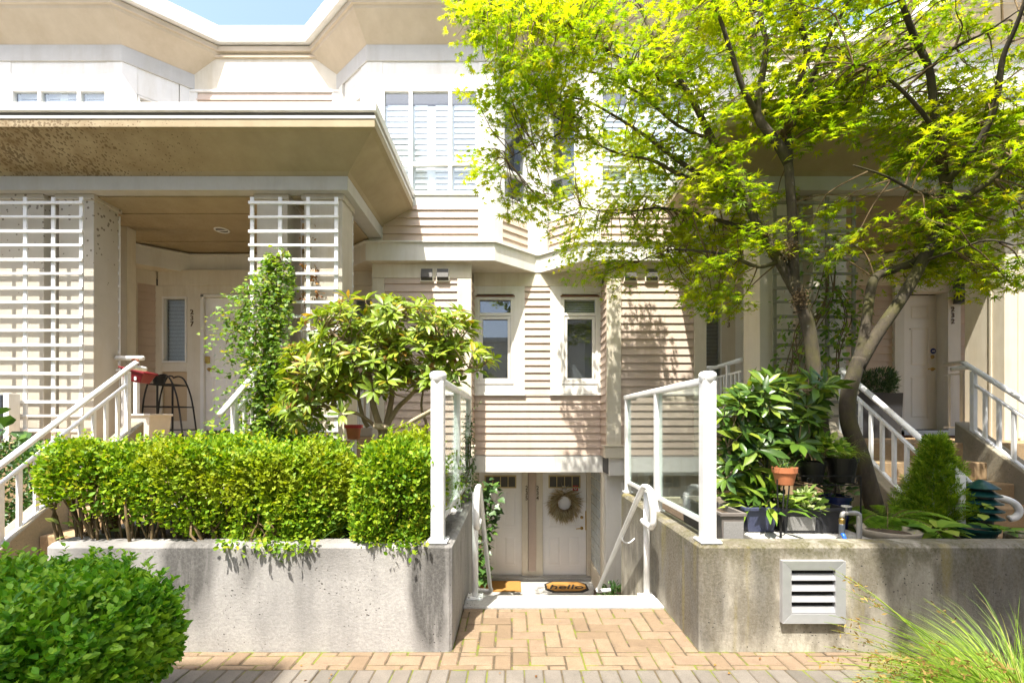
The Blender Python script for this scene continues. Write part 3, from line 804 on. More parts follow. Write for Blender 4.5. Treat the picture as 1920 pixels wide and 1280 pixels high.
# projecting lower wall under the bays
for s in (1,-1):
    f=I if s>0 else mir
    def bx(mb,x0,x1,*r): mb.box(f(x0),f(x1),*r)
    mb=MB(); p,q=sorted((f(1.64),f(2.745))); mb.siding((p,6.88),(q,6.88),.962,3.66,.119)
    if s>0: mb.siding((1.437,YW),(1.437,6.90),.962,3.66,.119)
    else: mb.siding((mir(1.437),6.90),(mir(1.437),YW),.962,3.66,.119)
    bp('siding_wall',mb,'siding')
    mb=MB(); bx(mb,1.43,1.645,6.85,6.95,1.14,3.655); bp('corner_pilaster',mb,'cream_trim',.005)
    mb=MB(); bx(mb,1.39,1.69,6.80,6.95,.955,1.125); bx(mb,1.37,1.71,6.78,6.95,1.126,1.142); bp('pilaster_base',mb,'cream_trim',.004)
    mb=MB(); bx(mb,2.746,2.93,6.85,7.0,.955,3.655); bp('trim_board',mb,'cream_trim',.004)
    mb=MB(); bx(mb,1.43,2.93,6.855,7.0,3.66,FZ0-.003); bp('trim_board',mb,'cream_trim',.004)
    mb=MB(); bx(mb,1.47,2.93,6.865,7.1,.684,.954); bp('lower_beam',mb,'white_trim',.004)
    mb=MB(); bx(mb,1.46,2.92,6.93,7.60,.70,3.8); bp('wall_core',mb,'interior')
    # twin dryer vents in the frieze
    for cx in ((1.78,2.10) if s>0 else (1.86,2.10)):
        z0,z1=3.60,3.80
        mb=MB(); bx(mb,cx-.10,cx+.10,6.835,6.86,z0,z1); v=bp('dryer_vent',mb,'cream_trim',.003)
        mb=MB(); c=f(cx); mb.hexa([(c-.085,6.80,z0+.06),(c+.085,6.80,z0+.06),(c+.085,6.834,z0+.02),(c-.085,6.834,z0+.02),(c-.085,6.826,z1-.01),(c+.085,6.826,z1-.01),(c+.085,6.834,z1-.01),(c-.085,6.834,z1-.01)])
        mb.build('hood','vent_dark',v)
    # wall of the light well
    mb=MB(); bx(mb,1.47,2.93,7.16,7.6,-1.4,.683); bp('light_well_wall',mb,'white_trim')
    mb=MB(); bx(mb,2.90,2.99,5.1,7.2,-1.5,.0); bp('light_well_side',mb,'concrete_floor')
# lower windows glimpsed beside the sunken entry
window((0,7.15),(1,0),1.73,2.5,-.55,.55,[],[],.04,.05,None,depth=.02)
window((0,7.15),(1,0),mir(2.5),mir(1.73),-.55,.55,[],[],.04,.05,None,depth=.02)

# sunken entrance: doors 235 and 234
YD=8.45
def xd(p): return xf(p,YD)
mb=MB(); mb.box(-.70,1.50,YD+.06,8.62,-1.4,.70); bp('entry_wall',mb,'siding')
mb=MB(); mb.siding((xd(991),YD),(xd(1006),YD),-1.27,.66,.1); bp('siding_wall',mb,'siding')
mb=MB()
for a,b in ((978.5,990),(1005,1017.5),(1099.5,1109)): mb.box(xd(a),xd(b),YD-.04,YD+.07,-1.37,.684)
mb.box(xd(884),xd(895),YD-.04,YD+.07,-1.37,.684)
mb.box(xd(990),xd(1005),YD-.03,YD+.07,-1.37,-1.27)
bp('door_casing',mb,'cream_trim',.004)
mb=MB(); mb.box(-.66,1.46,YD-.16,YD+.06,-1.4,-1.345); bp('door_sill',mb,'concrete_floor',.006)
mb=MB(); mb.box(1.46,1.52,7.40,8.5,-1.1,.684); 
pb=mb.build('glass_block_wall','cream_trim',B)
mb=MB()
zz=-1.05
while zz<.6:
    yy=7.44
    while yy<8.36:
        mb.box(1.452,1.462,yy+.006,yy+.148,zz+.006,zz+.148); yy+=.155
    zz+=.155
mb.build('glass_blocks','glass_block',pb,.004)
mb=MB(); mb.siding((1.458,8.45),(1.458,7.42),-1.39,-1.11,.1); mb.box(1.44,1.53,7.30,7.41,-1.4,.684); mb.box(1.44,1.5,7.41,8.45,-1.12,-1.07); bp('entry_side_wall',mb,'cream_trim')
mb=MB(); mb.box(-.68,-.62,7.4,8.5,-1.4,.684); bp('entry_side_wall',mb,'cream_trim')

def panel_door(x0,x1,z0,z1,y,panels,label,lites=False,handle_right=True,mat='door_paint'):
    """panels: list of (u0,u1,v0,v1) as fractions"""
    mb=MB(); w=x1-x0; h=z1-z0
    mb.box(x0,x1,y+.012,y+.045,z0,z1)
    us=sorted({0,1,*[p[0] for p in panels],*[p[1] for p in panels]}); vs=sorted({0,1,*[p[2] for p in panels],*[p[3] for p in panels]})
    inside=lambda u,v: any(p[0]<u<p[1] and p[2]<v<p[3] for p in panels)
    for i in range(len(us)-1):
        for j in range(len(vs)-1):
            if not inside((us[i]+us[i+1])/2,(vs[j]+vs[j+1])/2):
                mb.box(x0+us[i]*w,x0+us[i+1]*w,y,y+.013,z0+vs[j]*h,z0+vs[j+1]*h)
    for (a,b,c,d) in panels:
        X0,X1,Z0,Z1=x0+a*w,x0+b*w,z0+c*h,z0+d*h; e=.018; q=.04
        mb.hexa([(X0+e,y+.0125,Z0+e),(X1-e,y+.0125,Z0+e),(X1-e,y+.0125,Z1-e),(X0+e,y+.0125,Z1-e),(X0+q,y+.003,Z0+q),(X1-q,y+.003,Z0+q),(X1-q,y+.003,Z1-q),(X0+q,y+.003,Z1-q)])
    d=mb.build('door',mat,B); d['label']=label
    if lites:
        X0,X1=x0+.13*w,x1-.13*w; Z1=z1-.165; Z0=Z1-.235; k=.022
        m=MB(); m.box(X0,X1,y-.02,y+.005,Z0,Z0+k); m.box(X0,X1,y-.02,y+.005,Z1-k,Z1)
        for i in range(5):
            c=X0+k/2+(X1-X0-k)*i/4; m.box(c-k/2 if i in(0,4) else c-.008,c+k/2 if i in(0,4) else c+.008,y-.02,y+.005,Z0+k,Z1-k)
        m.build('lite_frame','gold_frame',d,.003)
        m=MB(); m.box(X0+k/2,X1-k/2,y-.006,y-.001,Z0+k/2,Z1-k/2); m.build('lite_glass','vent_dark',d)
    return d
def lever(d,x,y,z,s,lock=True,plate=True):
    m=MB(); m.lathe([(.030,0),(.030,.008),(.012,.012),(.012,.045)],(0,0,0),16); m.v=[(x+a,y-c,z+b) for a,b,c in m.v]
    m.tube([(x,y-.045,z),(x-s*.05,y-.05,z+.006),(x-s*.11,y-.045,z-.004)],.009,8,3); m.build('handle','brass',d,0,True)
    if lock:
        m=MB(); m.lathe([(.030,0),(.028,.012),(.014,.016),(.012,.022)],(0,0,0),16); m.v=[(x+a,y-c,z+.20+b) for a,b,c in m.v]; m.build('deadbolt','brass',d,0,True)
    if plate:
        m=MB(); xx=x+s*.075; m.box(xx-.010,xx+.010,y-.03,y+.004,z-.03,z+.32); m.build('guard_plate','brass',d,.002)
P4=[(.13,.41,.087,.356),(.59,.87,.087,.356),(.13,.41,.44,.774),(.59,.87,.44,.774)]
d235=panel_door(xd(978.5)-.797,xd(978.5),-1.345,.665,YD+.02,P4,'white panel door numbered 235, partly hidden by ivy',True)
d234=panel_door(xd(1018),xd(1099),-1.345,.665,YD+.02,P4,'white panel door numbered 234 with a straw wreath',True)
m=MB(); m.lathe([(.007,0),(.007,.01)],(0,0,0),10); m.v=[(xd(938)+a,YD+.018-c,zf(932,YD)+b) for a,b,c in m.v]; m.build('peephole','black_metal',d235)
lever(d234,xd(1091),YD+.02,zf(990,YD),1)
m=MB(); m.box(xd(1074),xd(1084),YD+.012,YD+.018,zf(920,YD),zf(910,YD)); m.build('sticker','sticker_red',d234)
m=MB(); m.lathe([(.030,0),(.030,.0015)],(0,0,0),18); m.v=[(xd(1079)+a,YD+.0105-c,zf(915,YD)+b) for a,b,c in m.v]; m.build('sticker_emblem','sticker_white',d234)
m=MB(); m.lathe([(.017,0),(.017,.0015)],(0,0,0),6); m.v=[(xd(1079)+a,YD+.0085-c,zf(915,YD)+b) for a,b,c in m.v]; m.build('sticker_emblem','sticker_red',d234)
m=MB(); m.box(xd(1053.5),xd(1061.5),YD+.01,YD+.018,zf(917,YD),zf(910.5,YD)); m.build('sticker','sticker_grey',d234,.004)
m=MB(); m.box(xd(1054.5),xd(1060.5),YD+.007,YD+.0095,zf(914,YD),zf(911.5,YD)); m.build('sticker_emblem','sticker_white',d234)
NUMROT=(R(90),0,0)
def number(s,px0,py0,py1,Y,px_w=9):
    hgt=(py1-py0)*Y/853; size=hgt/2.72
    return text_mesh('house_number','\n'.join(s),size*1.05,'number_brown',B,(xf(px0,Y),Y-.004,zf((py0+py1)/2,Y)),NUMROT,.006,.010,0,.88,'CENTER',.95)
number('235',987.5,910,938,YD-.045); number('234',1008,910,938,YD-.045)
# entry lamp bulb under the beam
m=MB(); m.lathe([(.0,-.03),(.03,-.02),(.035,.0),(.03,.03)],(xd(998),8.0,.66),14); bp('ceiling_lamp',m,'white_metal',0,B,True)

# ------------------------------------------------------------------ porches
YP=7.25
for s in (1,-1):
    f=I if s>0 else mir
    path=[(f(12 if s>0 else 12),5.36),(2.74 if s>0 else -1.935,5.36),(2.74 if s>0 else -1.935,7.5)]
    ex=2.755
    path=[(f(12),5.36),(f(ex),5.36),(f(ex),7.5)]
    if s>0: path=path[::-1]
    pr=MB().sweep(path,[(0,4.225),(0,4.39),(-.25,4.39),(-.25,4.225)]).build('porch_roof','grey_band',B,.006)
    MB().sweep(path,[(.0,4.391),(.03,4.43),(.40,4.655),(.44,4.668),(-.2,4.668),(-.2,4.391)]).build('cove','shaded_stucco',pr)
    MB().sweep(path,[(.44,4.669),(.455,4.672),(.455,4.76),(-.2,4.76),(-.2,4.669)]).build('lip','shaded_stucco',pr,.004)
    MB().sweep(path,[(.462,4.761),(.465,4.79),(-.2,4.79),(-.2,4.761)]).build('fascia','white_trim',pr)
    MB().sweep(path,[(.445,4.791),(.445,4.835),(-.2,4.835),(-.2,4.791)]).build('drip_groove','vent_dark',pr)
    MB().sweep(path,[(.475,4.836),(.48,4.925),(-.3,4.93),(-.3,4.836)]).build('flashing','white_trim',pr,.004)
    mb=MB(); mb.box(f(ex+.1),f(12),5.4,7.6,4.80,4.90); mb.build('roof_deck','roofing',pr)
    mb=MB(); mb.box(f(ex+.2),f(12),5.5,7.4,4.205,4.25); c=bp('porch_ceiling',mb,'shaded_stucco')
    mb=MB(); mb.box(f(ex+.2),f(12),5.92,5.96,4.19,4.206); mb.box(f(ex+.2),f(12),6.83,6.87,4.19,4.206); mb.build('batten','shaded_stucco',c)
    mb=MB(); mb.box(f(2.93),f(12),4.905,7.6,-1.5,1.27); bp('porch_floor',mb,'step_tan',.01)
# recessed light in the left porch ceiling
lx=xf(416,6.43)
rl=bp('recessed_light',MB().tube([(lx+.088*math.cos(a),6.43+.088*math.sin(a),4.203) for a in np.linspace(0,6.2832,25)],.013,6,0,False),'white_metal',0,B,True)
MB().lathe([(.085,.0),(.085,.003)],(lx,6.43,4.2),20).build('dark_recess','vent_dark',rl)  # flat dark disc, shade inside the light's recess put into the colour
for k in (-1,0,1): MB().tube([(lx+k*.045-.02,6.43,4.198),(lx+k*.045+.02,6.43,4.198)],.012,6).build('lamp_bulb','white_metal',rl)

def post(x0,x1,y0,y1,z0,mat='shaded_post',cap=True):
    mb=MB(); mb.box(x0,x1,y0,y1,z0,4.224); p=bp('porch_post',mb,mat,.006)
    mb=MB(); mb.box(x0-.025,x1+.025,y0-.025,y1+.025,4.16,4.223); mb.build('cap_mould',mat,p,.006); return p
def trellis(x0,x1,y,z0,z1,n=4,hp=.166,label=None):
    mb=MB(); v=.043
    for i in range(n):
        c=x0+v/2+(x1-x0-v)*i/(n-1); mb.box(c-v/2,c+v/2,y,y+.018,z0,z1)
    z=z1-.06; k=0; r=random.Random(int(abs(x0)*50))
    while z>z0:
        h=.027 if k%2 else .034
        t=r.uniform(-.004,.004)
        mb.hexa([(x0-.01,y-.022,z-h+t),(x1+.01,y-.022,z-h-t),(x1+.01,y-.001,z-h-t),(x0-.01,y-.001,z-h+t),(x0-.01,y-.022,z+t),(x1+.01,y-.022,z-t),(x1+.01,y-.001,z-t),(x0-.01,y-.001,z+t)])
        z-=hp; k+=1
    t=bp('trellis',mb,'white_metal' if x0<0 else 'weathered_trim',.002)
    if label: t['label']=label
YT=5.33
# left outer pair of posts, left inner pair, right inner pair, right outer column
for (a,b) in ((-5.45,-5.03),(-6.3,-5.63),(-3.07,-2.70),(-2.50,-2.04)): post(a,b,5.47,5.82,1.27,'spotted_post' if a<-4.5 else 'shaded_post')
mb=MB(); mb.box(-3.12,-1.99,5.28,5.86,-1.0,1.82); mb.box(-3.15,-1.96,5.25,5.89,1.82,1.86)
trellis(-6.39,-5.03,YT,.9,4.13,5,.166,'spotted white trellis on the left porch posts')
trellis(-3.07,-2.04,YT,1.3,4.13,4,.166,'white trellis with a vine on the middle porch posts')
trellis(-6.05,-5.03,5.83,1.3,4.13,4,.166,'trellis on the house side of the left porch posts')
trellis(-3.07,-2.04,5.83,1.9,4.13,4,.166,'trellis on the house side of the middle porch posts')
mb2=MB(); mb2.box(-3.1,-2.70,5.40,5.85,1.27,1.86); mb2.box(-2.45,-1.99,5.40,5.85,1.27,1.86); mb2.box(-3.13,-1.96,5.37,5.88,1.861,1.90); bp('post_plinth',mb2,'cream_trim',.006)
for (a,b) in ((2.98,3.38),(3.62,4.02)): post(a,b,5.47,5.86,1.27,'cream_trim')
trellis(3.06,4.03,5.83,1.9,4.13,4,.166,'trellis on the house side of the right porch posts')
trellis(3.06,4.03,YT,.8,4.13,4,.166,'weathered trellis behind the maple trunks')
mb2=MB(); mb2.box(2.93,3.42,5.40,5.88,1.27,1.82); mb2.box(3.58,4.07,5.40,5.88,1.27,1.82); mb2.box(2.90,4.10,5.37,5.91,1.821,1.86); bp('post_plinth',mb2,'cream_trim',.006)
mb=MB(); mb.box(5.87,7.2,5.42,5.62,1.27,4.224); mb.box(5.87,6.2,5.62,5.9,1.27,4.224)
for xx in (6.02,6.32,6.62): mb.box(xx,xx+.035,5.405,5.42,1.3,4.2)
mb.box(5.855,5.87,5.56,5.59,1.3,4.2)
bp('boarded_column',mb,'cream_trim',.004)

# porch back walls ------------------------------------------------------------
def xp(p): return xf(p,YP)
# 237
mb=MB(); mb.box(-5.62,-2.0,YP-.03,YP+.1,3.66,FZ0+.02); bp('porch_header',mb,'cream_trim',.004)
mb=MB(); mb.siding((-6.4,6.62),(-5.67,YP),1.27,3.66,.119); bp('siding_wall',mb,'siding')
mb=MB(); mb.sweep([(-6.45,6.57),(-5.67,YP)],[(.02,3.661),(.02,FZ0+.02),(-.1,FZ0+.02),(-.1,3.661)]); mb.sweep([(-6.12,6.86),(-5.84,7.10)],[(.022,1.27),(.022,3.66),(-.1,3.66),(-.1,1.27)]); bp('trim_board',mb,'cream_trim',.004)
mb=MB(); mb.box(-5.47,-5.33,6.3,6.45,1.27,4.2); bp('porch_post',mb,'cream_trim',.005)
def zp(p): return zf(p,YP)
mb=MB()
mb.box(-5.67,xp(306),YP-.02,YP+.1,1.27,3.659); mb.box(xp(306),xp(352),YP-.02,YP+.1,zp(557),3.659); mb.box(xp(306),xp(352),YP-.02,YP+.1,zp(697),zp(680)); mb.box(xp(352),xp(378),YP-.02,YP+.1,1.27,3.659)
mb.box(xp(306),xp(352),YP-.02,YP+.1,1.27,zp(789)); mb.box(xp(378),xp(385)+.85,YP-.02,YP+.1,zp(552),3.659); mb.box(xp(385)+.83,-3.35,YP-.02,YP+.1,1.27,3.659)
bp('door_casing',mb,'cream_trim',.004)
mb=MB(); mb.box(xp(306),xp(352),YP+.005,YP+.1,zp(789),zp(697)); bp('side_panel',mb,'tan_panel')
w=window((0,YP),(1,0),xp(306),xp(352),zp(680),zp(557),[],[],.028,.05,('blind',zp(678),zp(560),.022),depth=.04,out=.01)
P6=[(.13,.43,.08,.40),(.57,.87,.08,.40),(.13,.43,.47,.76),(.57,.87,.47,.76),(.13,.43,.82,.93),(.57,.87,.82,.93)]
mb=MB(); mb.box(xp(378),xp(384.5),YP-.035,YP+.1,1.27,zp(553)); mb.box(xp(378),xp(385)+.84,YP-.035,YP+.1,zp(557.5),zp(552.5)); bp('door_frame',mb,'white_trim',.004)
d237=panel_door(xp(385),xp(385)+.81,1.36,zp(558),YP+.02,P6,'white six panel door numbered 237 on the shaded porch')
m=MB(); xx=xp(389); m.box(xx-.03,xx+.03,YP-.012,YP+.02,zp(681),zp(668)); m.build('deadbolt','brass',d237,.003)
lever(d237,xp(391),YP+.02,zp(692),-1,False); 
number('237',360,580,613,YP-.02)
# 236 behind the vine: side light and door
mb=MB(); mb.box(-2.55,-2.50,YP-.02,YP+.1,1.27,3.659); mb.box(-2.16,-2.0,YP-.02,YP+.1,1.27,3.659); mb.box(-2.5,-2.16,YP-.02,YP+.1,3.46,3.659); mb.box(-2.5,-2.16,YP-.02,YP+.1,1.27,2.4); bp('door_casing',mb,'cream_trim',.004)
window((0,YP),(1,0),-2.5,-2.16,2.4,3.46,[],[],.028,.05,('blind',2.42,3.44,.022),depth=.04,out=.01)
d=panel_door(-3.35,-2.56,1.36,3.45,YP+.02,P6,'white panel door behind the middle trellis')
mb=MB(); mb.box(-5.62,-2.0,YP+.11,YP+.3,1.27,4.2); bp('wall_core',mb,'interior')
mb=MB(); mb.siding((-11,7.3),(-6.45,7.3),1.27,4.2,.119); bp('siding_wall',mb,'siding')
mb=MB(); mb.siding((7.6,YP),(12,YP),1.27,4.2,.119); bp('siding_wall',mb,'siding')
# 233
mb=MB(); mb.box(2.92,2.99,YP-.02,YP+.1,1.27,3.659); mb.box(3.33,3.55,YP-.02,YP+.1,1.27,3.659); mb.box(2.99,3.33,YP-.02,YP+.1,3.46,3.659); mb.box(2.99,3.33,YP-.02,YP+.1,1.27,2.2); mb.box(4.35,4.45,YP-.02,YP+.1,1.27,3.659); mb.box(3.55,4.35,YP-.02,YP+.1,3.46,3.659); bp('door_casing',mb,'cream_trim',.004)
window((0,YP),(1,0),2.99,3.33,2.2,3.46,[],[],.028,.05,('blind',2.22,3.44,.022),depth=.04,out=.01)
panel_door(3.55,4.35,1.36,3.45,YP+.02,P6,'cream panel door numbered 233 half hidden by the column')
number('233',1366,580,615,YP-.02)
# 232
mb=MB(); mb.siding((4.45,YP),(xp(1672),YP),1.27,3.66,.119); bp('siding_wall',mb,'siding'); mb=MB(); mb.siding((xp(1797),YP),(7.6,YP),1.27,3.66,.119); bp('siding_wall',mb,'siding')
mb=MB(); mb.box(2.92,7.8,YP-.03,YP+.1,3.66,FZ0+.02); bp('porch_header',mb,'cream_trim',.004)
mb=MB(); mb.box(xp(1672),xp(1690),YP-.06,YP+.12,1.27,3.659); mb.box(xp(1773),xp(1797),YP-.04,YP+.01,1.27,3.659); mb.box(xp(1690),xp(1773),YP-.04,YP+.12,zp(548),3.659); mb.box(xp(1773),xp(1773)+.03,YP+.01,YP+.3,1.27,3.659); mb.box(xp(1815),xp(1826),YP-.03,YP+.1,1.27,3.659)
bp('door_casing',mb,'white_trim',.004)
mb=MB(); mb.box(xp(1683),xp(1773),YP-.06,YP+.2,1.27,1.36); bp('door_sill',mb,'louvre_alu',.004)
d232=panel_door(5.92,xp(1773),1.375,3.552,YP+.16,P6,'white six panel door numbered 232 with brass handle and blue sticker')
lever(d232,xf(1748,YP+.16),YP+.16,zf(692,YP+.16),1)
m=MB(); m.lathe([(.045,0),(.045,.004)],(0,0,0),20); m.v=[(xf(1749,YP+.16)+a,YP+.154-c,zf(658,YP+.16)+b) for a,b,c in m.v]; m.build('sticker','sticker_blue',d232)
m=MB(); xx=xf(1749,YP+.16); z=zf(658,YP+.16); m.hexa([(xx-.028,YP+.146,z-.012),(xx+.02,YP+.146,z-.012),(xx+.02,YP+.149,z-.012),(xx-.028,YP+.149,z-.012),(xx-.02,YP+.146,z+.01),(xx+.03,YP+.146,z+.01),(xx+.03,YP+.149,z+.01),(xx-.02,YP+.149,z+.01)]); m.build('sticker_emblem','sticker_white',d232)
m=MB(); m.lathe([(.007,0),(.007,.01)],(0,0,0),10); m.v=[(xf(1705.5,YP+.16)+a,YP+.158-c,zf(617,YP+.16)+b) for a,b,c in m.v]; m.build('peephole','black_metal',d232)
number('232',1786.5,575,608,YP-.042)
mb=MB(); mb.box(2.92,7.8,YP+.31,YP+.4,1.27,4.2); mb.box(2.92,5.9,YP+.13,YP+.3,1.27,4.2); mb.box(xp(1773)+.03,7.8,YP+.11,YP+.3,1.27,4.2); bp('wall_core',mb,'interior')

# porch guard rails
def guard(pts, label, z=2.30, zb=1.42):
    t=thing('porch_railing',label,'railing',(pts[0][0],pts[0][1],1.27))
    MB().tube([(x,y,z) for x,y in pts],.03,10).build('top_rail','white_metal',t,0,True)
    MB().tube([(x,y,z-.15) for x,y in pts],.016,4).build('middle_rail','white_metal',t)
    MB().tube([(x,y,zb) for x,y in pts],.016,4).build('bottom_rail','white_metal',t)
    for a,b in zip(pts[:-1],pts[1:]):
        l=math.dist(a,b); n=max(1,int(l/.12))
        for i in range(n):
            q=(i+.5)/n; x=a[0]+(b[0]-a[0])*q; y=a[1]+(b[1]-a[1])*q; w=.022 if i==n//2 else .012
            MB().box(x-w,x+w,y-w,y+w,zb,z-.15 if w<.02 else z).build('baluster' if w<.02 else 'post','white_metal',t)
guard([(2.90,6.78),(3.02,6.74),(2.97,5.88)],'white railing between the numbered panel 233 and the porch column')
guard([(-2.08,6.78),(-2.2,6.74),(-2.15,5.88)],'white railing half hidden behind the small rhododendron tree')
guard([(6.10,6.42),(6.16,5.95)],'short white railing beside the door numbered 232')
guard([(-5.0,5.75),(-4.66,5.75)],'short white railing stub behind the red tub')
# ------------------------------------------------------------------ clipped boxwood
def hedge(label, c, ext, n, size, mat, cut=None, base=.62, stems=0, e=5.0, amp=.06, top_boost=.6, hang=()):
    t = thing('boxwood_hedge', label, 'hedge', (c[0],c[1],base))
    P,N = shell(n, c, ext, e, .14, amp, 5.0)
    gap=lump(P*1.0,13.0)+.7*lump(P,29.0); ok=(gap>-.42)|(rng.random(n)<.10); P=P[ok]; N=N[ok]
    P2,N2 = shell(n//4, c, np.array(ext)*.80, e, .25, amp, 5.0); P=np.concatenate([P,P2]); N=np.concatenate([N,N2]); n=len(P)
    keep = P[:,2]>base+.02
    if cut is not None: keep &= P[:,2] > cut(P[:,0])+.03*np.sin(P[:,0]*23)+rng.normal(0,.02,n)
    P=P[keep]; N=N[keep]
    for (x,z,k) in hang:      # sprigs hanging over the coping
        P=np.concatenate([P,np.array([x,2.99,z])+rng.normal(0,1,(k,3))*np.array([.05,.03,.028])]); N=np.concatenate([N,np.tile([0,-.6,-.7],(k,1))])
    m=len(P)
    D=N+np.array([0,0,top_boost])+rv(m,.75); Nn=N*.6+np.array([0,-.2,.8])+rv(m,.6)
    leaves('foliage', mat, P, D, Nn, size*rng.uniform(.5,1.45,m), T_oval(.56,.10), t)
    # upright sprigs breaking the clipped outline
    k=int(n*.022); Q,M=shell(k,c,ext,e,.02,amp,5.0); ok=(M[:,2]>.2)|(rng.random(k)<.4)
    ok&=(Q[:,2]>(cut(Q[:,0])+.1 if cut is not None else base+.1)); Q=Q[ok]; M=M[ok]
    pp=[];dd=[];nn=[];ss=[]
    for q,mn in zip(Q,M):
        d=Vector(mn*.6+np.array([0,0,.6])+rng.normal(0,.3,3)).normalized(); L=rng.uniform(.04,.11)
        for j in range(int(L/.012)):
            a=rng.uniform(0,6.28); rad=Vector((math.cos(a),math.sin(a),0))
            pp.append(Vector(q)+d*(j*.012)); dd.append(d*.7+rad*.8); nn.append(d-rad*.5); ss.append(size*rng.uniform(.6,1.1))
    if pp: leaves('sprigs', mat, pp, dd, nn, ss, T_oval(.56,.10), t)
    mb=MB(); r=random.Random(5)
    for i in range(stems):
        x=r.uniform(c[0]-ext[0]*.88,c[0]+ext[0]*.88); y=r.uniform(c[1]-ext[1]*.85,c[1]+ext[1]*.5); x2=x+r.uniform(-.22,.12); z2=(cut(x) if cut else base)+.22
        w=r.uniform(.006,.013); p=[(x,y,base-.03)]
        for q in (.35,.7,1): p.append((x+(x2-x)*q+r.uniform(-.03,.03), y+r.uniform(-.05,.05), base+(z2-base)*q))
        mb.tube(p,[w,w*.9,w*.75,w*.5],5,2,False)
    if stems: mb.build('stems','stem_brown',t,0,True)
    return t
# hedge on the pale wall: undercut and woody at the left end
def cutL(x): return np.interp(x,[-3.3,-2.95,-2.45,-2.1,-1.8,-1.0],[1.10,.93,.82,.72,.67,.64])
hedge('long clipped yellow green hedge with bare stems at its left end', (-2.275,3.35,.95),(.99,.33,.405),66000,.032,'box_leaf',cutL,.64,120,3.8,.085,.6,((-1.50,.665,110),(-1.62,.69,90),(-1.36,.69,80),(-1.85,.70,60)))
hedge('short clipped hedge block beside the left glass railing post', (-.79,3.345,.96),(.235,.33,.36),20000,.032,'box_leaf',lambda x:.68+0*x,.64,30,4,.075,.6,((-.75,.69,70),(-.64,.70,50)))
hedge('low clipped hedge behind the left stair railing', (-4.85,4.35,.86),(.75,.35,.42),12000,.034,'dark_leaf',None,.2,0,5,.05)  # dark leaves put this hedge's shade into the colour
hedge('large dark green boxwood bush in the lower left foreground', (-2.50,1.97,.47),(.90,.46,.37),44000,.038,'box_leaf_green',lambda x: np.interp(x,[-2.2,-1.9,-1.7,-1.55],[.0,.10,.30,.45]),.0,60,2.9,.06,.5)
bpy.data.objects['boxwood_hedge.003']['category']='bush'

# small loose weeds round the hedge foot
def clump(name,label,cat,c,r,n,size,T,mat,up=.7,h=.2,parent=None,group=None,stems=0,nm='foliage'):
    t = parent or thing(name,label,cat,c,group)
    d=rv(n); d[:,2]=np.abs(d[:,2]); d=unit(d)
    P=np.array(c)+d*np.array([r,r,h])*rng.uniform(.25,1,(n,1))**.5
    D=d*np.array([1,1,.5])+np.array([0,0,up*.4])+rv(n,.35); N=np.array([0,-.15,1.0])+d*.3+rv(n,.35)
    leaves(nm,mat,P,D,N,size*rng.uniform(.6,1.25,n),T,t)
    if stems:
        mb=MB()
        for i in range(stems):
            q=P[rng.integers(n)]; mb.tube([(c[0]+rng.normal(0,r*.15),c[1]+rng.normal(0,r*.15),c[2]-.03),(c[0]*.5+q[0]*.5,c[1]*.5+q[1]*.5,c[2]+(q[2]-c[2])*.6),tuple(q)],[.004,.003,.002],4,2,False)
        mb.build('stems','stem_brown',t)
    return t
clump('weed','young weed with pale rounded leaves at the left end of the wall','plant',(-3.0,3.22,.72),.16,40,.075,T_lens(.5,.15),'pale_leaf',.6,.24,None,None,10)
# iris like tuft between the hedges
def tuft(name,label,cat,c,n,L,w,mat,spread=.5,droop=.6,parent=None,lean=(0,0),nm='blades'):
    t=parent or thing(name,label,cat,c); V=[];F=[]
    for i in range(n):
        a=rng.uniform(0,6.28); s=rng.uniform(.05,1)**.7*spread; l=L*rng.uniform(.55,1.15); ww=w*rng.uniform(.6,1.2)
        p=Vector((c[0]+rng.normal(0,.03),c[1]+rng.normal(0,.03),c[2])); d=Vector((math.cos(a)*s+lean[0],math.sin(a)*s+lean[1],1)).normalized(); side=Vector((-math.sin(a),math.cos(a),0)); K=7; b=len(V)
        for k in range(K+1):
            q=k/K; wd=ww*(1-q)**.7*(1 if k else .7)
            V.append(tuple(p-side*wd)); V.append(tuple(p+side*wd))
            d=(d+Vector((d.x*.2,d.y*.2,-droop*(.12+q*.28)))).normalized(); p=p+d*(l/K)
        for k in range(K): F.append((b+2*k,b+2*k+1,b+2*k+3,b+2*k+2))
    me=bpy.data.meshes.new(nm); me.from_pydata(V,[],F); link(nm,me,mat,t); return t
tuft('iris','dark strappy leaved tuft between the two clipped hedges','plant',(-1.17,3.38,.63),90,.42,.010,'dark_leaf',.8,.8)
clump('perennial','pale green leafy plant in the gap between the hedges','plant',(-1.08,3.6,.8),.2,160,.06,T_lens(.5,.2),'pale_leaf',.6,.3,None,None,16)

# ------------------------------------------------------------------ trees
class Skeleton:
    def __init__(s): s.pts=[]; s.mb=MB()
    def limb(s, pts, r0, r1, sides=10, wob=.0, sm=4):
        P=[Vector(p) for p in pts]; n=len(P); rr=[r0+(r1-r0)*i/(n-1) for i in range(n)]
        s.mb.tube(P,rr,sides,sm,True)
        for i in range(n-1):
            L=(P[i+1]-P[i]).length; k=max(1,int(L/.08))
            for j in range(k): s.pts.append((P[i].lerp(P[i+1],j/k), rr[i]))
        s.pts.append((P[-1],r1))
    def arr(s): return np.array([tuple(p) for p,_ in s.pts]), np.array([r for _,r in s.pts])
def pxl(*l): return [at(*q) for q in l]
def in_poly(x,y,poly):
    c=False; j=len(poly)-1
    for i in range(len(poly)):
        a,b=poly[i],poly[j]
        if (a[1]>y)!=(b[1]>y) and x<(b[0]-a[0])*(y-a[1])/(b[1]-a[1])+a[0]: c=not c
        j=i
    return c
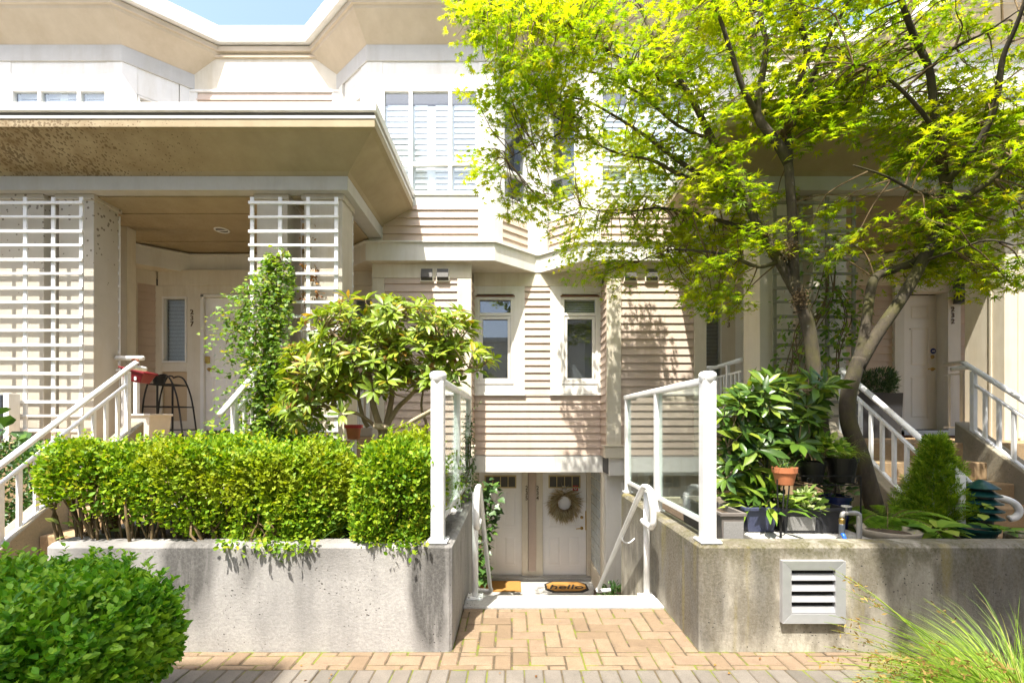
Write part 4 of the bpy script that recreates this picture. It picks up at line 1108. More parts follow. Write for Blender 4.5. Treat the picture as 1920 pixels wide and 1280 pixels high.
# maple with the dark straight trunk (left) and the forked mossy trunk (right)
A=Skeleton()
A.limb(pxl((1568,985,4.25),(1556,900,4.27),(1540,800,4.3),(1527,700,4.32),(1517,620,4.35),(1500,560,4.38),(1487,530,4.4)),.068,.056,12)
A.limb(pxl((1492,545,4.4),(1462,490,4.42),(1428,440,4.45),(1404,385,4.5),(1372,330,4.55),(1335,262,4.6),(1312,215,4.65),(1285,165,4.7),(1245,110,4.8),(1215,50,4.9),(1190,-30,5.0)),.052,.016,10)
A.limb(pxl((1490,540,4.4),(1487,470,4.36),(1485,400,4.33),(1480,330,4.3),(1478,290,4.3),(1482,230,4.28),(1500,150,4.25),(1513,95,4.25),(1500,45,4.2),(1482,-10,4.2),(1470,-90,4.1)),.048,.018,10)
A.limb(pxl((1479,305,4.3),(1455,265,4.3),(1420,215,4.32),(1428,150,4.35),(1436,85,4.4),(1425,20,4.4),(1430,-70,4.4)),.05,.012,8)
A.limb(pxl((1418,212,4.32),(1395,170,4.25),(1375,110,4.2),(1355,50,4.15),(1335,-10,4.1),(1320,-60,4.0)),.03,.01,7)
A.limb(pxl((1482,240,4.28),(1520,150,4.1),(1560,60,3.95),(1600,-10,3.8)),.03,.01,7)
A.limb(pxl((1404,385,4.5),(1340,345,4.7),(1270,300,4.95),(1210,255,5.2),(1165,225,5.3),(1100,190,5.1),(1035,178,5.0)),.032,.007,7)
A.limb(pxl((1340,345,4.7),(1280,330,4.9),(1220,300,5.2),(1160,288,5.4),(1095,257,5.2),(1040,218,5.0)),.024,.006,6)
A.limb(pxl((1428,440,4.45),(1370,420,4.7),(1300,400,5.0),(1230,390,5.4),(1160,400,5.7),(1090,390,5.9)),.025,.006,6)
A.limb(pxl((1462,490,4.42),(1420,500,4.4),(1370,480,4.5),(1310,470,4.7),(1250,470,5.1),(1200,490,5.4)),.022,.006,6)
A.limb(pxl((1285,165,4.7),(1240,150,4.6),(1170,115,4.5),(1100,70,4.4),(1010,25,4.3),(930,10,4.3),(870,5,4.3)),.022,.005,6)
A.limb(pxl((1335,262,4.6),(1270,235,4.7),(1190,170,4.8),(1090,130,5.0),(1000,125,5.2),(940,145,5.3)),.02,.005,6)
A.limb(pxl((1100,190,5.1),(1050,250,5.0),(1000,270,4.95),(950,300,4.9)),.01,.004,5)
A.limb([at(1470,-90,4.1),(2.35,3.7,6.2),(2.2,3.2,7.0)],.02,.006,6)
Bk=Skeleton()
Bk.limb(pxl((1650,985,4.12),(1634,930,4.13),(1612,850,4.15),(1592,795,4.18),(1590,745,4.2),(1600,705,4.22),(1612,672,4.22)),.076,.062,12)
Bk.limb(pxl((1604,690,4.22),(1620,630,4.25),(1630,560,4.3),(1640,522,4.32),(1662,510,4.33),(1718,490,4.34),(1748,455,4.3),(1752,430,4.28)),.046,.034,9)
Bk.limb(pxl((1608,690,4.22),(1642,630,4.2),(1690,560,4.2),(1730,490,4.2),(1758,430,4.2),(1776,370,4.18),(1768,320,4.15),(1757,250,4.1),(1750,195,4.1),(1742,130,4.05),(1715,70,4.0),(1690,0,3.9),(1675,-80,3.85)),.058,.018,10)
Bk.limb(pxl((1772,345,4.17),(1810,300,4.0),(1842,255,3.9),(1868,190,3.8),(1880,110,3.7),(1905,50,3.6),(1930,-20,3.5)),.036,.012,8)
Bk.limb(pxl((1764,415,4.2),(1810,370,4.0),(1862,335,3.9),(1915,275,3.75),(1980,220,3.6)),.036,.01,8)
Bk.limb([at(1675,-80,3.85),(3.1,3.5,5.9),(2.9,3.0,6.9)],.02,.006,6)
Bk.limb(pxl((1757,250,4.1),(1720,200,4.0),(1680,160,3.95),(1640,130,3.9),(1600,120,3.8)),.02,.006,6)
Bk.limb(pxl((1742,130,4.05),(1790,90,3.9),(1850,60,3.75),(1910,20,3.6)),.018,.005,6)
Bk.limb(pxl((1776,370,4.18),(1720,360,3.95),(1660,330,3.8),(1600,310,3.7)),.018,.005,6)
Bk.limb(pxl((1730,490,4.2),(1790,470,3.95),(1850,450,3.75),(1900,460,3.6)),.016,.005,6)
# crown outline as it hangs between the walk and the porch fronts
LEFT=[(838,-25),(850,30),(895,55),(912,110),(885,180),(900,255),(872,300),(905,350),(955,400),(1040,440),(1075,500),(1120,545),(1180,540),(1230,505),(1290,545),(1330,590),(1385,585),(1360,520),(1420,470),(1520,500),(1600,520),(1640,430),(1640,-90),(1330,-90),(1250,-25)]
RIGHT=[(1420,-90),(1440,200),(1500,330),(1480,480),(1560,500),(1640,470),(1700,530),(1780,500),(1860,540),(1990,520),(1990,-90)]
holes=[((1410,270),60,.85),((1490,310),85,.85),((1590,345),95,.9),((1690,390),70,.7),((1640,300),60,.7),((1540,440),90,.8),((1450,400),45,.75),((1680,480),60,.6),((1620,250),60,.5),((1560,100),40,.4),((1800,330),60,.7),((1790,230),50,.55),((1860,420),60,.6),((1720,120),45,.5),((1480,120),50,.5),((1900,160),40,.5),((1440,200),50,.5),((960,330),40,.6),((1600,450),60,.5)]
def crown(sk, poly, n, depth, label, loc, seed, extra=0, trunkmat='maple_bark'):
    r=np.random.default_rng(seed)
    t=thing('maple_tree',label,'tree',loc)
    SP,SR=sk.arr(); xs=[p[0] for p in poly]; ys=[p[1] for p in poly]
    P=[];D=[];N=[];S=[]; tw=MB()
    cnt=0; tries=0
    while cnt<n+extra and tries<(n+extra)*40:
        tries+=1
        up=cnt>=n          # unseen sprays above the picture, added to shade the trunks
        if up: c=Vector((r.uniform(1.3,4.3),r.uniform(2.3,4.2),r.uniform(5.9,7.3)))
        x=r.uniform(min(xs),max(xs)); y=r.uniform(min(ys),max(ys))
        if not up and not in_poly(x,y,poly): continue
        if not up and any(math.hypot(x-h[0][0],y-h[0][1])<h[1] and r.random()<h[2] for h in holes): continue
        if not up and x<1120 and y>215 and r.random()<.45: continue
        if not up: Y=depth(x,y,r); c=Vector(at(x,y,Y))
        if not up and 4.0<c.z<5.15 and Y>4.7 and c.x>2.1: 
            Y=r.uniform(4.0,4.7); c=Vector(at(x,y,Y))
        d2=((SP-np.array(c))**2).sum(1)+ (SR>.05)*.15; k=int(np.argmin(d2)); a=Vector(SP[k])
        if math.sqrt(d2[k])>(2.0 if up else .85): continue
        cnt+=1
        out=(c-a); out.z*=.3
        if out.length<.05: out=Vector((r.normal(),r.normal(),0))
        out.normalize()
        mid=a.lerp(c,.5)+Vector((r.normal(0,.04),r.normal(0,.04),r.normal(.05,.04)))
        rad=r.uniform(.17,.33)
        tip=c+out*rad
        tw.tube([a,mid,c,tip],[min(.009,SR[k]),.006,.0035,.0015],4,3,False)
        m=int(r.uniform(34,64)*(rad/.25)**1.6)
        side=Vector((-out.y,out.x,0))
        tilt=r.normal(0,.22); tilt2=r.normal(0,.25)
        for j in range(3):
            b=c+out*(rad*r.uniform(-.6,.6)); e=b+(out*r.uniform(.3,.8)+side*r.choice([-1,1])*r.uniform(.5,1))*rad*.8; e.z+=r.normal(0,.03)
            tw.tube([b,e],[.0025,.001],3,0,False)
        for j in range(m):
            u=r.uniform(-1,1); v=r.uniform(-1,1)
            if u*u+v*v>1: continue
            q=c+out*(u*rad)+side*(v*rad*.85); q.z+=tilt*u*rad+tilt2*v*rad-.25*rad*(u*u+v*v)+r.normal(0,.028)
            dd=out*(u+.5)+side*v*.9; dd.z-=.25; 
            P.append(tuple(q)); D.append((dd.x+r.normal(0,.45),dd.y+r.normal(0,.45),dd.z+r.normal(0,.3)))
            N.append((r.normal(0,.38),r.normal(0,.38)-.15,1)); S.append(r.uniform(.036,.08))
    tr=sk.mb.build('trunk',trunkmat,t,0,True)
    tw.build('twigs','stem_brown',t)
    leaves('crown','maple_leaf',P,D,N,S,T_maple(7),t)
    return len(P)
def depA(x,y,r):
    lo=np.interp(x,[840,1000,1200,1400,1640],[5.7,5.9,5.6,4.75,4.55]); hi=np.interp(x,[840,1250,1400,1640],[4.3,4.4,4.75,4.7]); k=min(1,max(0,(y-110)/140))
    v=float(np.clip(hi*(1-k)+lo*k+r.normal(0,.33),3.4,6.35))
    if x<1030 or (x<1120 and y<280): v=min(v,4.95+r.normal(0,.15))
    return v
def depB(x,y,r):
    if y<165: return float(np.clip(4.75+r.normal(0,.45),3.6,5.7))
    return float(np.clip(np.interp(x,[1450,1900],[4.5,4.3])+r.normal(0,.25),3.4,4.75))
crown(A,LEFT,520,depA,'spreading bright maple with the darker straighter trunk in front of the trellis',at(1568,985,4.25),3,16)
crown(Bk,RIGHT,270,depB,'maple with a low forked mossy trunk beside the black planter',at(1650,985,4.12),4,18)

# dark burls and moss cushions on the maples
for nm,blist in (('maple_tree',[(1480,470,4.33,.05),(1432,440,4.4,.045),(1478,235,4.25,.045),(1500,560,4.33,.06),(1470,245,4.28,.05)]),('maple_tree.001',[(1775,392,4.12,.05),(1768,300,4.1,.04)])):
    P=[]
    for (x,y,Y,r) in blist:
        P.append(np.array(at(x,y,Y))+rv(420,r*.55)*np.array([1,1,1.6]))
    P=np.concatenate(P); n=len(P)
    leaves('moss','stem_brown',P,rv(n)+np.array([0,-.4,.2]),rv(n),np.full(n,.03),T_quad(.35,.1),bpy.data.objects[nm])

# small rhododendron tree on the left
def rosettes(sk, centers, axis, nl, L, mat, T, parent, brown=0, r=None, el=(.05,.55)):
    P=[];D=[];N=[];S=[]
    for c,a in zip(centers,axis):
        a=Vector(a).normalized(); x=a.orthogonal().normalized(); y=a.cross(x)
        k=int(rng.integers(nl[0],nl[1])); ph=rng.uniform(0,6.28); ll=rng.uniform(*L)
        for i in range(k):
            an=ph+2*math.pi*i/k+rng.normal(0,.2); rad=x*math.cos(an)+y*math.sin(an); e=rng.uniform(*el)
            d=rad*math.cos(e)+a*math.sin(e)
            P.append(tuple(Vector(c)+rad*.012)); D.append(tuple(d)); N.append(tuple(a*math.cos(e)-rad*math.sin(e)+Vector(rng.normal(0,.15,3)))); S.append(ll*rng.uniform(.75,1.1))
    return leaves('foliage',mat,P,D,N,S,T,parent)
def shrub(name,label,cat,loc,limbs,blobs,n,nl,L,mat,bark,T,ymid,yspread,dead=0,el=(.05,.55)):
    t=thing(name,label,cat,loc); sk=Skeleton()
    for (pts,r0,r1) in limbs: sk.limb(pts,r0,r1,8)
    SP,SR=sk.arr(); C=[];AX=[]
    w=np.array([b[2]*b[3] for b in blobs],float); w/=w.sum()
    while len(C)<n:
        b=blobs[rng.choice(len(blobs),p=w)]; q=rng.normal(0,1,3); q/=np.linalg.norm(q); rr=rng.uniform(.45,1)**.5
        Y=ymid+q[1]*rr*yspread; c=np.array(at(b[0]+q[0]*rr*b[2],b[1]-q[2]*rr*b[3],Y))
        k=int(np.argmin(((SP-c)**2).sum(1)))
        a=Vector(SP[k]); cc=Vector(c); 
        mid=a.lerp(cc,.55)+Vector((rng.normal(0,.03),rng.normal(0,.03),-.03))
        sk.mb.tube([a,mid,cc],[.008,.006,.004],4,2,False)
        ax=Vector((q[0]*.7,q[1]*.6-.15,q[2]*.5+.75))+ (cc-mid).normalized()*.5
        C.append(c);AX.append(tuple(ax))
    sk.mb.build('branches',bark,t,0,True)
    rosettes(sk,C,AX,nl,L,mat,T,t,el=el)
    if dead:
        idx=rng.choice(len(C),dead,replace=False)
        for i in idx:
            P=[];D=[]
            for j in range(16): P.append(C[i]+np.array([0,0,.03])+rng.normal(0,.012,3)); D.append(rng.normal(0,1,3)+np.array([0,0,.6]))
            leaves('dead_bloom','dead_leaf',P,D,rv(len(P)),rng.uniform(.03,.06,len(P)),T_quad(.3,.1),t)
    return t
Y0=4.35
limbs=[(pxl((712,985,Y0),(708,900,Y0),(716,830,Y0),(722,800,Y0)),.055,.045),
 (pxl((718,815,Y0),(700,760,Y0-.05),(690,700,Y0-.1),(650,650,Y0-.15),(610,610,Y0-.1)),.035,.012),
 (pxl((722,805,Y0),(735,740,Y0+.05),(730,680,Y0),(720,610,Y0+.1),(725,580,Y0)),.03,.01),
 (pxl((722,805,Y0),(745,765,Y0),(775,735,Y0-.1),(800,690,Y0-.15),(840,650,Y0-.1)),.028,.01),
 (pxl((690,800,Y0),(680,780,Y0),(672,730,Y0),(690,690,Y0)),.022,.012),
 (pxl((706,800,Y0),(670,775,Y0-.1),(620,765,Y0-.1),(580,740,Y0-.15),(560,700,Y0-.1)),.018,.008),
 (pxl((775,735,Y0-.1),(830,720,Y0-.2),(880,690,Y0-.25)),.016,.007),
 (pxl((796,870,Y0+.1),(800,800,Y0+.1),(790,760,Y0+.1),(800,700,Y0)),.02,.008)]
blobs=[(700,590,95,38),(620,620,70,45),(590,680,65,50),(760,600,90,45),(830,620,60,45),(870,670,58,38),(780,670,85,50),(690,670,90,45),(570,740,40,38),(820,710,45,22),(640,720,50,25),(595,705,65,50),(560,770,38,34),(700,715,75,30),(620,770,40,22)]
rh=shrub('rhododendron_tree','small open rhododendron tree with yellowing leaves above the hedge','shrub',at(712,985,Y0),limbs,blobs,470,(7,11),(.095,.15),'rhodo_leaf','rhodo_bark',T_lens(.31,.25),Y0-.02,.40,46,(.1,.75))
MB().tube(pxl((716,797,Y0-.08),(735,803,Y0-.12),(762,795,Y0-.2),(790,780,Y0-.3),(812,768,Y0-.4)),[.024,.022,.022,.02,.018],9,4).build('pruned_branch','cut_branch',rh,0,True)
MB().tube(pxl((722,800,Y0-.06),(708,799,Y0-.08),(700,797,Y0-.1)),[.03,.03,.024],9,2).build('cut_stub','cut_branch',rh,0,True)

# big leaved rhododendron on the right
Y1=3.95
limbs=[(pxl((1398,965,Y1),(1400,900,Y1),(1385,850,Y1-.05),(1375,790,Y1)),.025,.010),(pxl((1405,965,Y1),(1412,890,Y1-.1),(1430,820,Y1-.15),(1440,760,Y1)),.025,.01),
 (pxl((1410,960,Y1),(1440,870,Y1-.05),(1470,790,Y1),(1500,730,Y1)),.024,.01),(pxl((1400,960,Y1),(1380,880,Y1-.2),(1365,840,Y1-.25)),.018,.008),(pxl((1420,930,Y1-.2),(1450,880,Y1-.3),(1490,840,Y1-.25)),.016,.007)]
blobs=[(1390,790,45,60),(1440,740,55,40),(1500,740,50,40),(1480,810,60,50),(1400,860,50,40),(1375,900,30,40),(1540,720,25,20),(1440,850,50,35),(1420,935,45,30)]
shrub('rhododendron_bush','big leaved rhododendron bush pressed against the right glass railing','shrub',at(1400,965,Y1),limbs,blobs,165,(7,12),(.13,.215),'rhodo_dark','rhodo_bark',T_lens(.29,.2),Y1-.05,.42,0,(.05,.75))

# ------------------------------------------------------------------ climbers
def vine(name,label,loc,pts,width,n,size,T,mat,cat='vine',stemmat='stem_brown',spread=.12,parent_stem=5,strays=0):
    """leafy growth along a rising line: pts (x,y,z), half width at each"""
    t=thing(name,label,cat,loc); P0=np.array(pts,float); W=np.array(width,float)
    seg=np.linalg.norm(np.diff(P0,axis=0),axis=1)*(W[1:]+W[:-1]); cs=np.concatenate([[0],np.cumsum(seg)]); cs/=cs[-1]
    u=rng.random(n); k=np.clip(np.searchsorted(cs,u)-1,0,len(seg)-1); f=((u-cs[k])/(cs[k+1]-cs[k]))[:,None]
    c=P0[k]*(1-f)+P0[k+1]*f; w=(W[k]*(1-f[:,0])+W[k+1]*f[:,0])
    d=rv(n); d=unit(d); rr=rng.uniform(.2,1,n)**.5
    off=d*np.stack([w,np.minimum(w*.7,spread),w*.6],1)*rr[:,None]; off*= (1+.55*lump(c*1.0+off*1.5,5.5))[:,None]
    P=c+off; D=d*np.array([1,1,.3])+np.array([0,-.3,-.35])+rv(n,.5); N=np.array([0,-.55,.8])+d*.5+rv(n,.4)
    leaves('foliage',mat,P,D,N,size*rng.uniform(.6,1.25,n),T,t)
    mb=MB(); r=random.Random(4)
    for i in range(parent_stem):
        mb.tube([(p[0]+r.uniform(-.5,.5)*w_*.6,p[1]+.02,p[2]) for p,w_ in zip(P0.tolist(),W.tolist())],.006,5,4,False)
    for i in range(strays):
        q=P[rng.integers(n)]; a=rng.uniform(-1,1); e=q+np.array([a*.25,-.08,rng.uniform(.0,.18)])
        mb.tube([tuple(q),tuple((q+e)/2+np.array([0,0,.05])),tuple(e)],[.003,.002,.001],4,2,False)
        m=6; f2=np.linspace(.3,1,m)[:,None]; pp=q*(1-f2)+e*f2+np.array([0,0,.03]); leaves('tendril_leaves',mat,pp,rv(m)+np.array([a,-.3,-.3]),rv(m,.3)+np.array([0,-.5,.8]),np.full(m,size*.8),T,t)
    mb.build('stems',stemmat,t)
    return t
yv=5.05
vine('climbing_vine','dense bright climbing vine spilling down the middle trellis',at(520,880,4.9),
     [at(530,880,4.75),at(512,780,4.8),at(505,700,4.85),at(492,640,4.95),at(498,580,5.1),at(508,530,5.2),at(520,480,5.28)],[.62,.52,.42,.40,.34,.26,.18],7000,.047,T_ivy(),'vine_leaf','vine','stem_brown',.34,6,14)
P=[];
for (px,py) in ((578,452),(576,500),(592,510),(585,520),(593,545),(572,560)): P.append(np.array(at(px,py,5.36))+rng.normal(0,1,(16,3))*np.array([.03,.02,.06]))
P=np.concatenate(P); t=thing('withered_vine','withered reddish brown vine leaves hanging in the middle trellis','vine',tuple(P[0])); n=len(P)
leaves('foliage','dead_leaf',P,rv(n)+np.array([0,0,-1.0]),rv(n)+np.array([0,-1,0]),rng.uniform(.03,.07,n),T_quad(.5,.15),t)
vine('climbing_rose','sparse yellow green climber on the weathered right trellis',at(1500,900,5.2),
     [at(1470,900,5.12),at(1475,780,5.14),at(1490,700,5.16),at(1510,620,5.16),at(1550,560,5.15),at(1560,460,5.18)],[.5,.45,.5,.5,.42,.3],900,.06,T_lens(.5,.2),'vine_leaf','vine','stem_brown',.12,9,16)
vine('climbing_rose','thin yellowing climber beside the forked maple trunk',at(1585,700,5.1),
     [at(1575,720,5.1),at(1582,650,5.1),at(1590,590,5.1),at(1572,540,5.15)],[.12,.26,.24,.12],210,.075,T_lens(.55,.2),'vine_leaf','vine','stem_brown',.1,3,4)
vine('ivy','dark heart leaved ivy hanging beside door 235',at(905,1085,6.7),
     [at(905,1085,6.6),at(903,1030,6.7),at(910,985,6.8),at(915,940,6.8),at(908,905,6.8)],[.10,.12,.14,.20,.14],250,.105,T_ivy(),'dark_leaf','vine','stem_brown',.12,3,0)
vine('creeper','thin creeper climbing the left glass railing posts',(-.47,4.9,.75),
     [(-.47,4.55,.72),(-.47,5.0,.95),(-.48,5.12,1.35),(-.48,5.15,1.6)],[.13,.1,.07,.04],420,.035,T_lens(.5,.2),'dark_leaf','vine','stem_brown',.06,2,4)
vine('creeper','orange tipped creeper on the second left railing post',(-.5,4.1,.75),
     [(-.48,4.08,.75),(-.48,4.06,1.0),(-.49,4.05,1.25)],[.07,.05,.04],150,.032,T_lens(.4,.2),'vine_leaf','vine','stem_brown',.05,1,2)
# ------------------------------------------------------------------ potted things and ornaments on the right terrace
def trough(name,label,x0,x1,y0,y1,z0,z1,mat,rim=.015,taper=.03,soil=True,panel=None):
    t=thing(name,label,'planter',((x0+x1)/2,(y0+y1)/2,z0))
    mb=MB(); a=taper; w=.012
    # walls as four slabs so the box is truly open
    o=[(x0+a,y0+a*.6),(x1-a,y0+a*.6),(x1-a,y1-a*.6),(x0+a,y1-a*.6)]; O=[(x0,y0),(x1,y0),(x1,y1),(x0,y1)]
    i_=[(x0+a+w,y0+a*.6+w),(x1-a-w,y0+a*.6+w),(x1-a-w,y1-a*.6-w),(x0+a+w,y1-a*.6-w)]; I_=[(x0+w,y0+w),(x1-w,y0+w),(x1-w,y1-w),(x0+w,y1-w)]
    for k in range(4):
        l=(k+1)%4
        mb.hexa([(*o[k],z0),(*o[l],z0),(*i_[l],z0),(*i_[k],z0),(*O[k],z1),(*O[l],z1),(*I_[l],z1),(*I_[k],z1)])
    mb.box(x0+a,x1-a,y0+a*.6,y1-a*.6,z0,z0+.01)
    mb.build('box_body',mat,t,.003)
    if rim:
        mb=MB(); 
        for q in ((x0-rim,x1+rim,y0-rim,y0+w),(x0-rim,x1+rim,y1-w,y1+rim),(x0-rim,x0+w,y0+w,y1-w),(x1-w,x1+rim,y0+w,y1-w)): mb.box(q[0],q[1],q[2],q[3],z1-.022,z1+.004)
        mb.build('rim',mat,t,.004)
    if soil: MB().box(x0+w+.004,x1-w-.004,y0+w+.004,y1-w-.004,z1-.05,z1-.035).build('soil','soil',t)
    if panel: 
        mb=MB(); mb.hexa([(panel[0],y0+a*.5-.004,z0+.02),(panel[1],y0+a*.5-.004,z0+.02),(panel[1],y0+a*.6,z0+.02),(panel[0],y0+a*.6,z0+.02),(panel[0],y0+a*.12-.004,z1-.06),(panel[1],y0+a*.12-.004,z1-.06),(panel[1],y0+a*.3,z1-.06),(panel[0],y0+a*.3,z1-.06)])
        mb.build('face_panel','speckle_planter',t)
    return t
zt=.66
trough('planter_box','brown trough with a speckled end at the foot of the right glass railing',xf(1347,3.3),xf(1396,3.25),3.25,4.0,.60,.845,'grey_planter',.012,.01,True,(xf(1357,3.25),xf(1394,3.25)))
trough('planter_box','scuffed dark blue trough between the brown and the black troughs',xf(1398,3.45),xf(1460,3.45),3.45,3.70,zt,.845,'blue_planter')
trough('planter_box','long charcoal trough under the black wire plant stand',xf(1468,3.42),xf(1592,3.42),3.42,3.68,zt,.845,'dark_planter',.014,.03,True,(xf(1478,3.42),xf(1530,3.42)))
for (lab,px,py,Y,r,n,sz,T,m,h) in (('strappy yellow green plant spilling over the blue trough',1432,948,3.55,.2,60,.2,T_lens(.22,.45),'hosta_leaf',.22),
     ('variegated pale green plant growing in the charcoal trough',1512,950,3.5,.12,120,.06,T_lens(.6,.2),'pale_leaf',.17)):
    clump('potted_plant',lab,'plant',at(px,py+8,Y),r,n,sz,T,m,.7,h,None,None,8)
def pot(name,label,c,r,h,mat,rimh=.04,soil=True,waist=.72):
    t=thing(name,label,'pot',c); pr=[(r*waist*.95,0),(r*waist,.004),(r*.94,h-rimh)]
    if rimh: pr+=[(r*1.02,h-rimh),(r*1.05,h)]
    else: pr+=[(r,h)]
    pr+=[(r*.9,h),(r*.86,h-.03),(0.001,h-.032)]
    MB().lathe(pr,c,28).build('pot_body',mat,t,0,False)
    if soil: MB().lathe([(r*.85,h-.031),(r*.8,h-.022),(.001,h-.018)],c,18).build('soil','soil',t)
    return t
# wire plant stand
Ys=3.55
t=thing('plant_stand','black wire plant stand with scrolled ends holding pots','stand',at(1540,1005,Ys))
xa,xb=xf(1432,Ys),xf(1614,Ys); zs=zf(909,Ys); zb=zf(892,Ys)
for (x,y) in ((xa,Ys),(xb,Ys),(xa,Ys+.28),(xb,Ys+.28)): MB().tube([(x,y,zt),(x,y,zb-.01),(x+(.012 if x<2.3 else -.012),y,zb)],.006,6,0).build('leg','black_metal',t)
for y in (Ys,Ys+.28):
    for z in (zs,zb): MB().tube([(xa,y,z),(xb,y,z)],.005,6).build('rail','black_metal',t)
mb=MB()
for i in range(9):
    x=xa+(xb-xa)*i/8; mb.tube([(x,Ys,zs),(x,Ys+.28,zs)],.003,5)
mb.build('shelf','black_metal',t)
for i,cx in enumerate((xa+.05,(xa+xb)/2-.02,xb-.05)):
    p=[(cx+.028*math.cos(a)*(1-.06*a),Ys-.003,(zs+zb)/2+.028*math.sin(a)*(1-.06*a)) for a in np.linspace(0,7,18)]
    MB().tube(p,.004,5).build('scroll','black_metal',t)
# small tripod stand with the terracotta pot
Yp=3.30
t=thing('pot_tripod','thin dark iron tripod carrying the terracotta pot','stand',at(1463,1010,Yp))
for (a,b) in ((1457,1463),(1481,1464),(1470,1465)):
    MB().tube([at(a,898,Yp+(.08 if a==1470 else 0)),at((a*2+b)/3,950,Yp),at(b,985,Yp+.01),(xf(b,Yp),Yp,.66)],.0055,6,2).build('leg','black_metal',t)
for z in (898,907): MB().lathe([(.048,-.004),(.052,0),(.048,.004),(.044,0)],at(1470,z,Yp+.05),20).build('ring','black_metal',t)
pc=at(1471,908,Yp+.05)
pot('terracotta_pot','orange terracotta pot with a grassy plant on the iron tripod',pc,.082,.128,'terracotta',.04)
tuft('potted_grass','fine grassy plant growing in the orange terracotta pot','plant',(pc[0],pc[1],pc[2]+.11),60,.14,.0035,'dark_leaf',.9,.5)
for (lab,px,r,h) in (('black pot in the middle of the wire stand shelf',1522,.10,.17),('larger glossy black pot at the right end of the wire stand shelf',1578,.115,.20)):
    c=(xf(px,Ys+.14),Ys+.14,zs+.004); pot('flower_pot',lab,c,r,h,'black_metal',.03)
clump('potted_plant','leafy light green plant in the middle black pot','plant',(xf(1530,Ys+.14),Ys+.12,zs+.24),.22,210,.075,T_lens(.55,.2),'hosta_leaf',.5,.14,None,None,14)
tuft('potted_grass','wispy grass tuft in the right black pot','plant',(xf(1578,Ys+.14),Ys+.14,zs+.19),150,.34,.002,'grass_blade',1.2,.9)
c=at(1563,958,3.78); pot('flower_pot','navy glazed pot behind the charcoal trough',(c[0],c[1],.62),.13,.27,'navy_glaze',.03)
clump('potted_plant','small dark leaved plant in the navy glazed pot','plant',(c[0],c[1],.90),.14,90,.06,T_lens(.5,.2),'dark_leaf',.5,.14)
# garden tap with hose
t=thing('garden_tap','grey standpipe tap with a blue hose connector on the wall','tap',(xf(1612,3.22),3.22,.62))
X=xf(1611,3.22); zt2=zf(962,3.22)
MB().tube([(X,3.22,.60),(X,3.22,zt2-.03),(X-.012,3.22,zt2-.003),(X-.035,3.22,zt2+.004),(X-.10,3.22,zt2+.004)],.017,10,3).build('pipe','galvanized',t,0,True)
MB().tube([(X-.095,3.22,zt2+.004),(X-.115,3.22,zt2),(X-.122,3.22,zt2-.03)],.016,10,2).build('spout','galvanized',t,0,True)
mb=MB(); mb.tube([(X-.09,3.22,zt2+.01),(X-.09,3.22,zt2+.045)],.006,8); mb.build('valve_stem','galvanized',t); 
mb=MB(); mb.lathe([(.012,0),(.034,.004),(.034,.012),(.012,.016)],(X-.09,3.22,zt2+.042),8); mb.build('handle','galvanized',t)
MB().lathe([(.016,0),(.019,.01),(.019,.035),(.014,.04)],(X-.123,3.22,zt2-.075),14).build('collar','brass',t)
MB().lathe([(.013,-.075),(.019,-.06),(.019,-.005),(.014,0)],(X-.123,3.22,zt2-.072),14).build('coupling','lamp_grey',t)
MB().tube([(X-.123,3.22,zt2-.145),(X-.126,3.20,.70),(X-.12,3.19,.66),(X-.10,3.24,.645)],.013,10,3).build('hose','hose_blue',t,0,True)
# stone bowl, ferns, hosta, conifer, lantern
c=at(1664,1012,3.35); t=thing('stone_bowl','wide shallow weathered stone bowl on the terrace edge','bowl',(c[0],c[1],.60))
MB().lathe([(.10,0),(.15,.02),(.19,.07),(.20,.10),(.185,.105),(.165,.09),(.10,.055),(.001,.05)],(c[0],c[1],.61),32).build('bowl_body','stone_bowl',t,0,True)
MB().lathe([(.162,.075),(.1,.082),(.001,.084)],(c[0],c[1],.61),20).build('soil','soil',t)
def fern(label,c,n,L):
    t=thing('fern',label,'fern',c); P=[];D=[];N=[];S=[]; mb=MB()
    for i in range(n):
        a=rng.uniform(0,6.28); d=Vector((math.cos(a),math.sin(a),rng.uniform(.5,1.3))).normalized(); p=Vector(c); l=L*rng.uniform(.7,1.15); side=Vector((-math.sin(a),math.cos(a),0)); pts=[tuple(p)]; K=26
        for k in range(K):
            q=k/K; d=(d+Vector((0,0,-.075))).normalized(); p=p+d*(l/K); pts.append(tuple(p)); w=l*.26*math.sin(math.pi*min(1,q*.85+.14))
            for s in (-1,1): P.append(tuple(p)); D.append(tuple(side*s+d*.45+Vector((0,0,-.1)))); N.append((0,0,1)); S.append(max(.012,w))
        mb.tube(pts[::4],.003,4,0,False)
    mb.build('stems','stem_brown',t); leaves('fronds','fern_leaf',P,D,N,S,T_quad(.24,.02),t)
fern('dark green fern behind the stone bowl',(xf(1665,3.66),3.66,.68),30,.46)
fern('small fern drooping over the rim of the stone bowl',(xf(1690,3.45),3.45,.66),9,.24)
fern('fern in the shade at the foot of the near stair railing',(xf(1672,4.3),4.3,.62),14,.46)
def hosta(label,c,n,L):
    t=thing('hosta',label,'plant',c); P=[];D=[];N=[];S=[]
    for i in range(n):
        a=2*math.pi*i/n*2.4+rng.normal(0,.2); e=rng.uniform(.15,.9); d=np.array([math.cos(a)*math.cos(e),math.sin(a)*math.cos(e),math.sin(e)])
        P.append(np.array(c)+d*np.array([.05,.05,.12])); D.append(d*np.array([1,1,.45])); N.append((0,-.1,1)); S.append(L*rng.uniform(.7,1.1))
    leaves('foliage','hosta_leaf',P,D,N,S,T_lens(.62,.35,.05),t)
hosta('broad leaved hosta with yellow centred leaves on the terrace edge',(xf(1752,3.3),3.3,.64),26,.17)
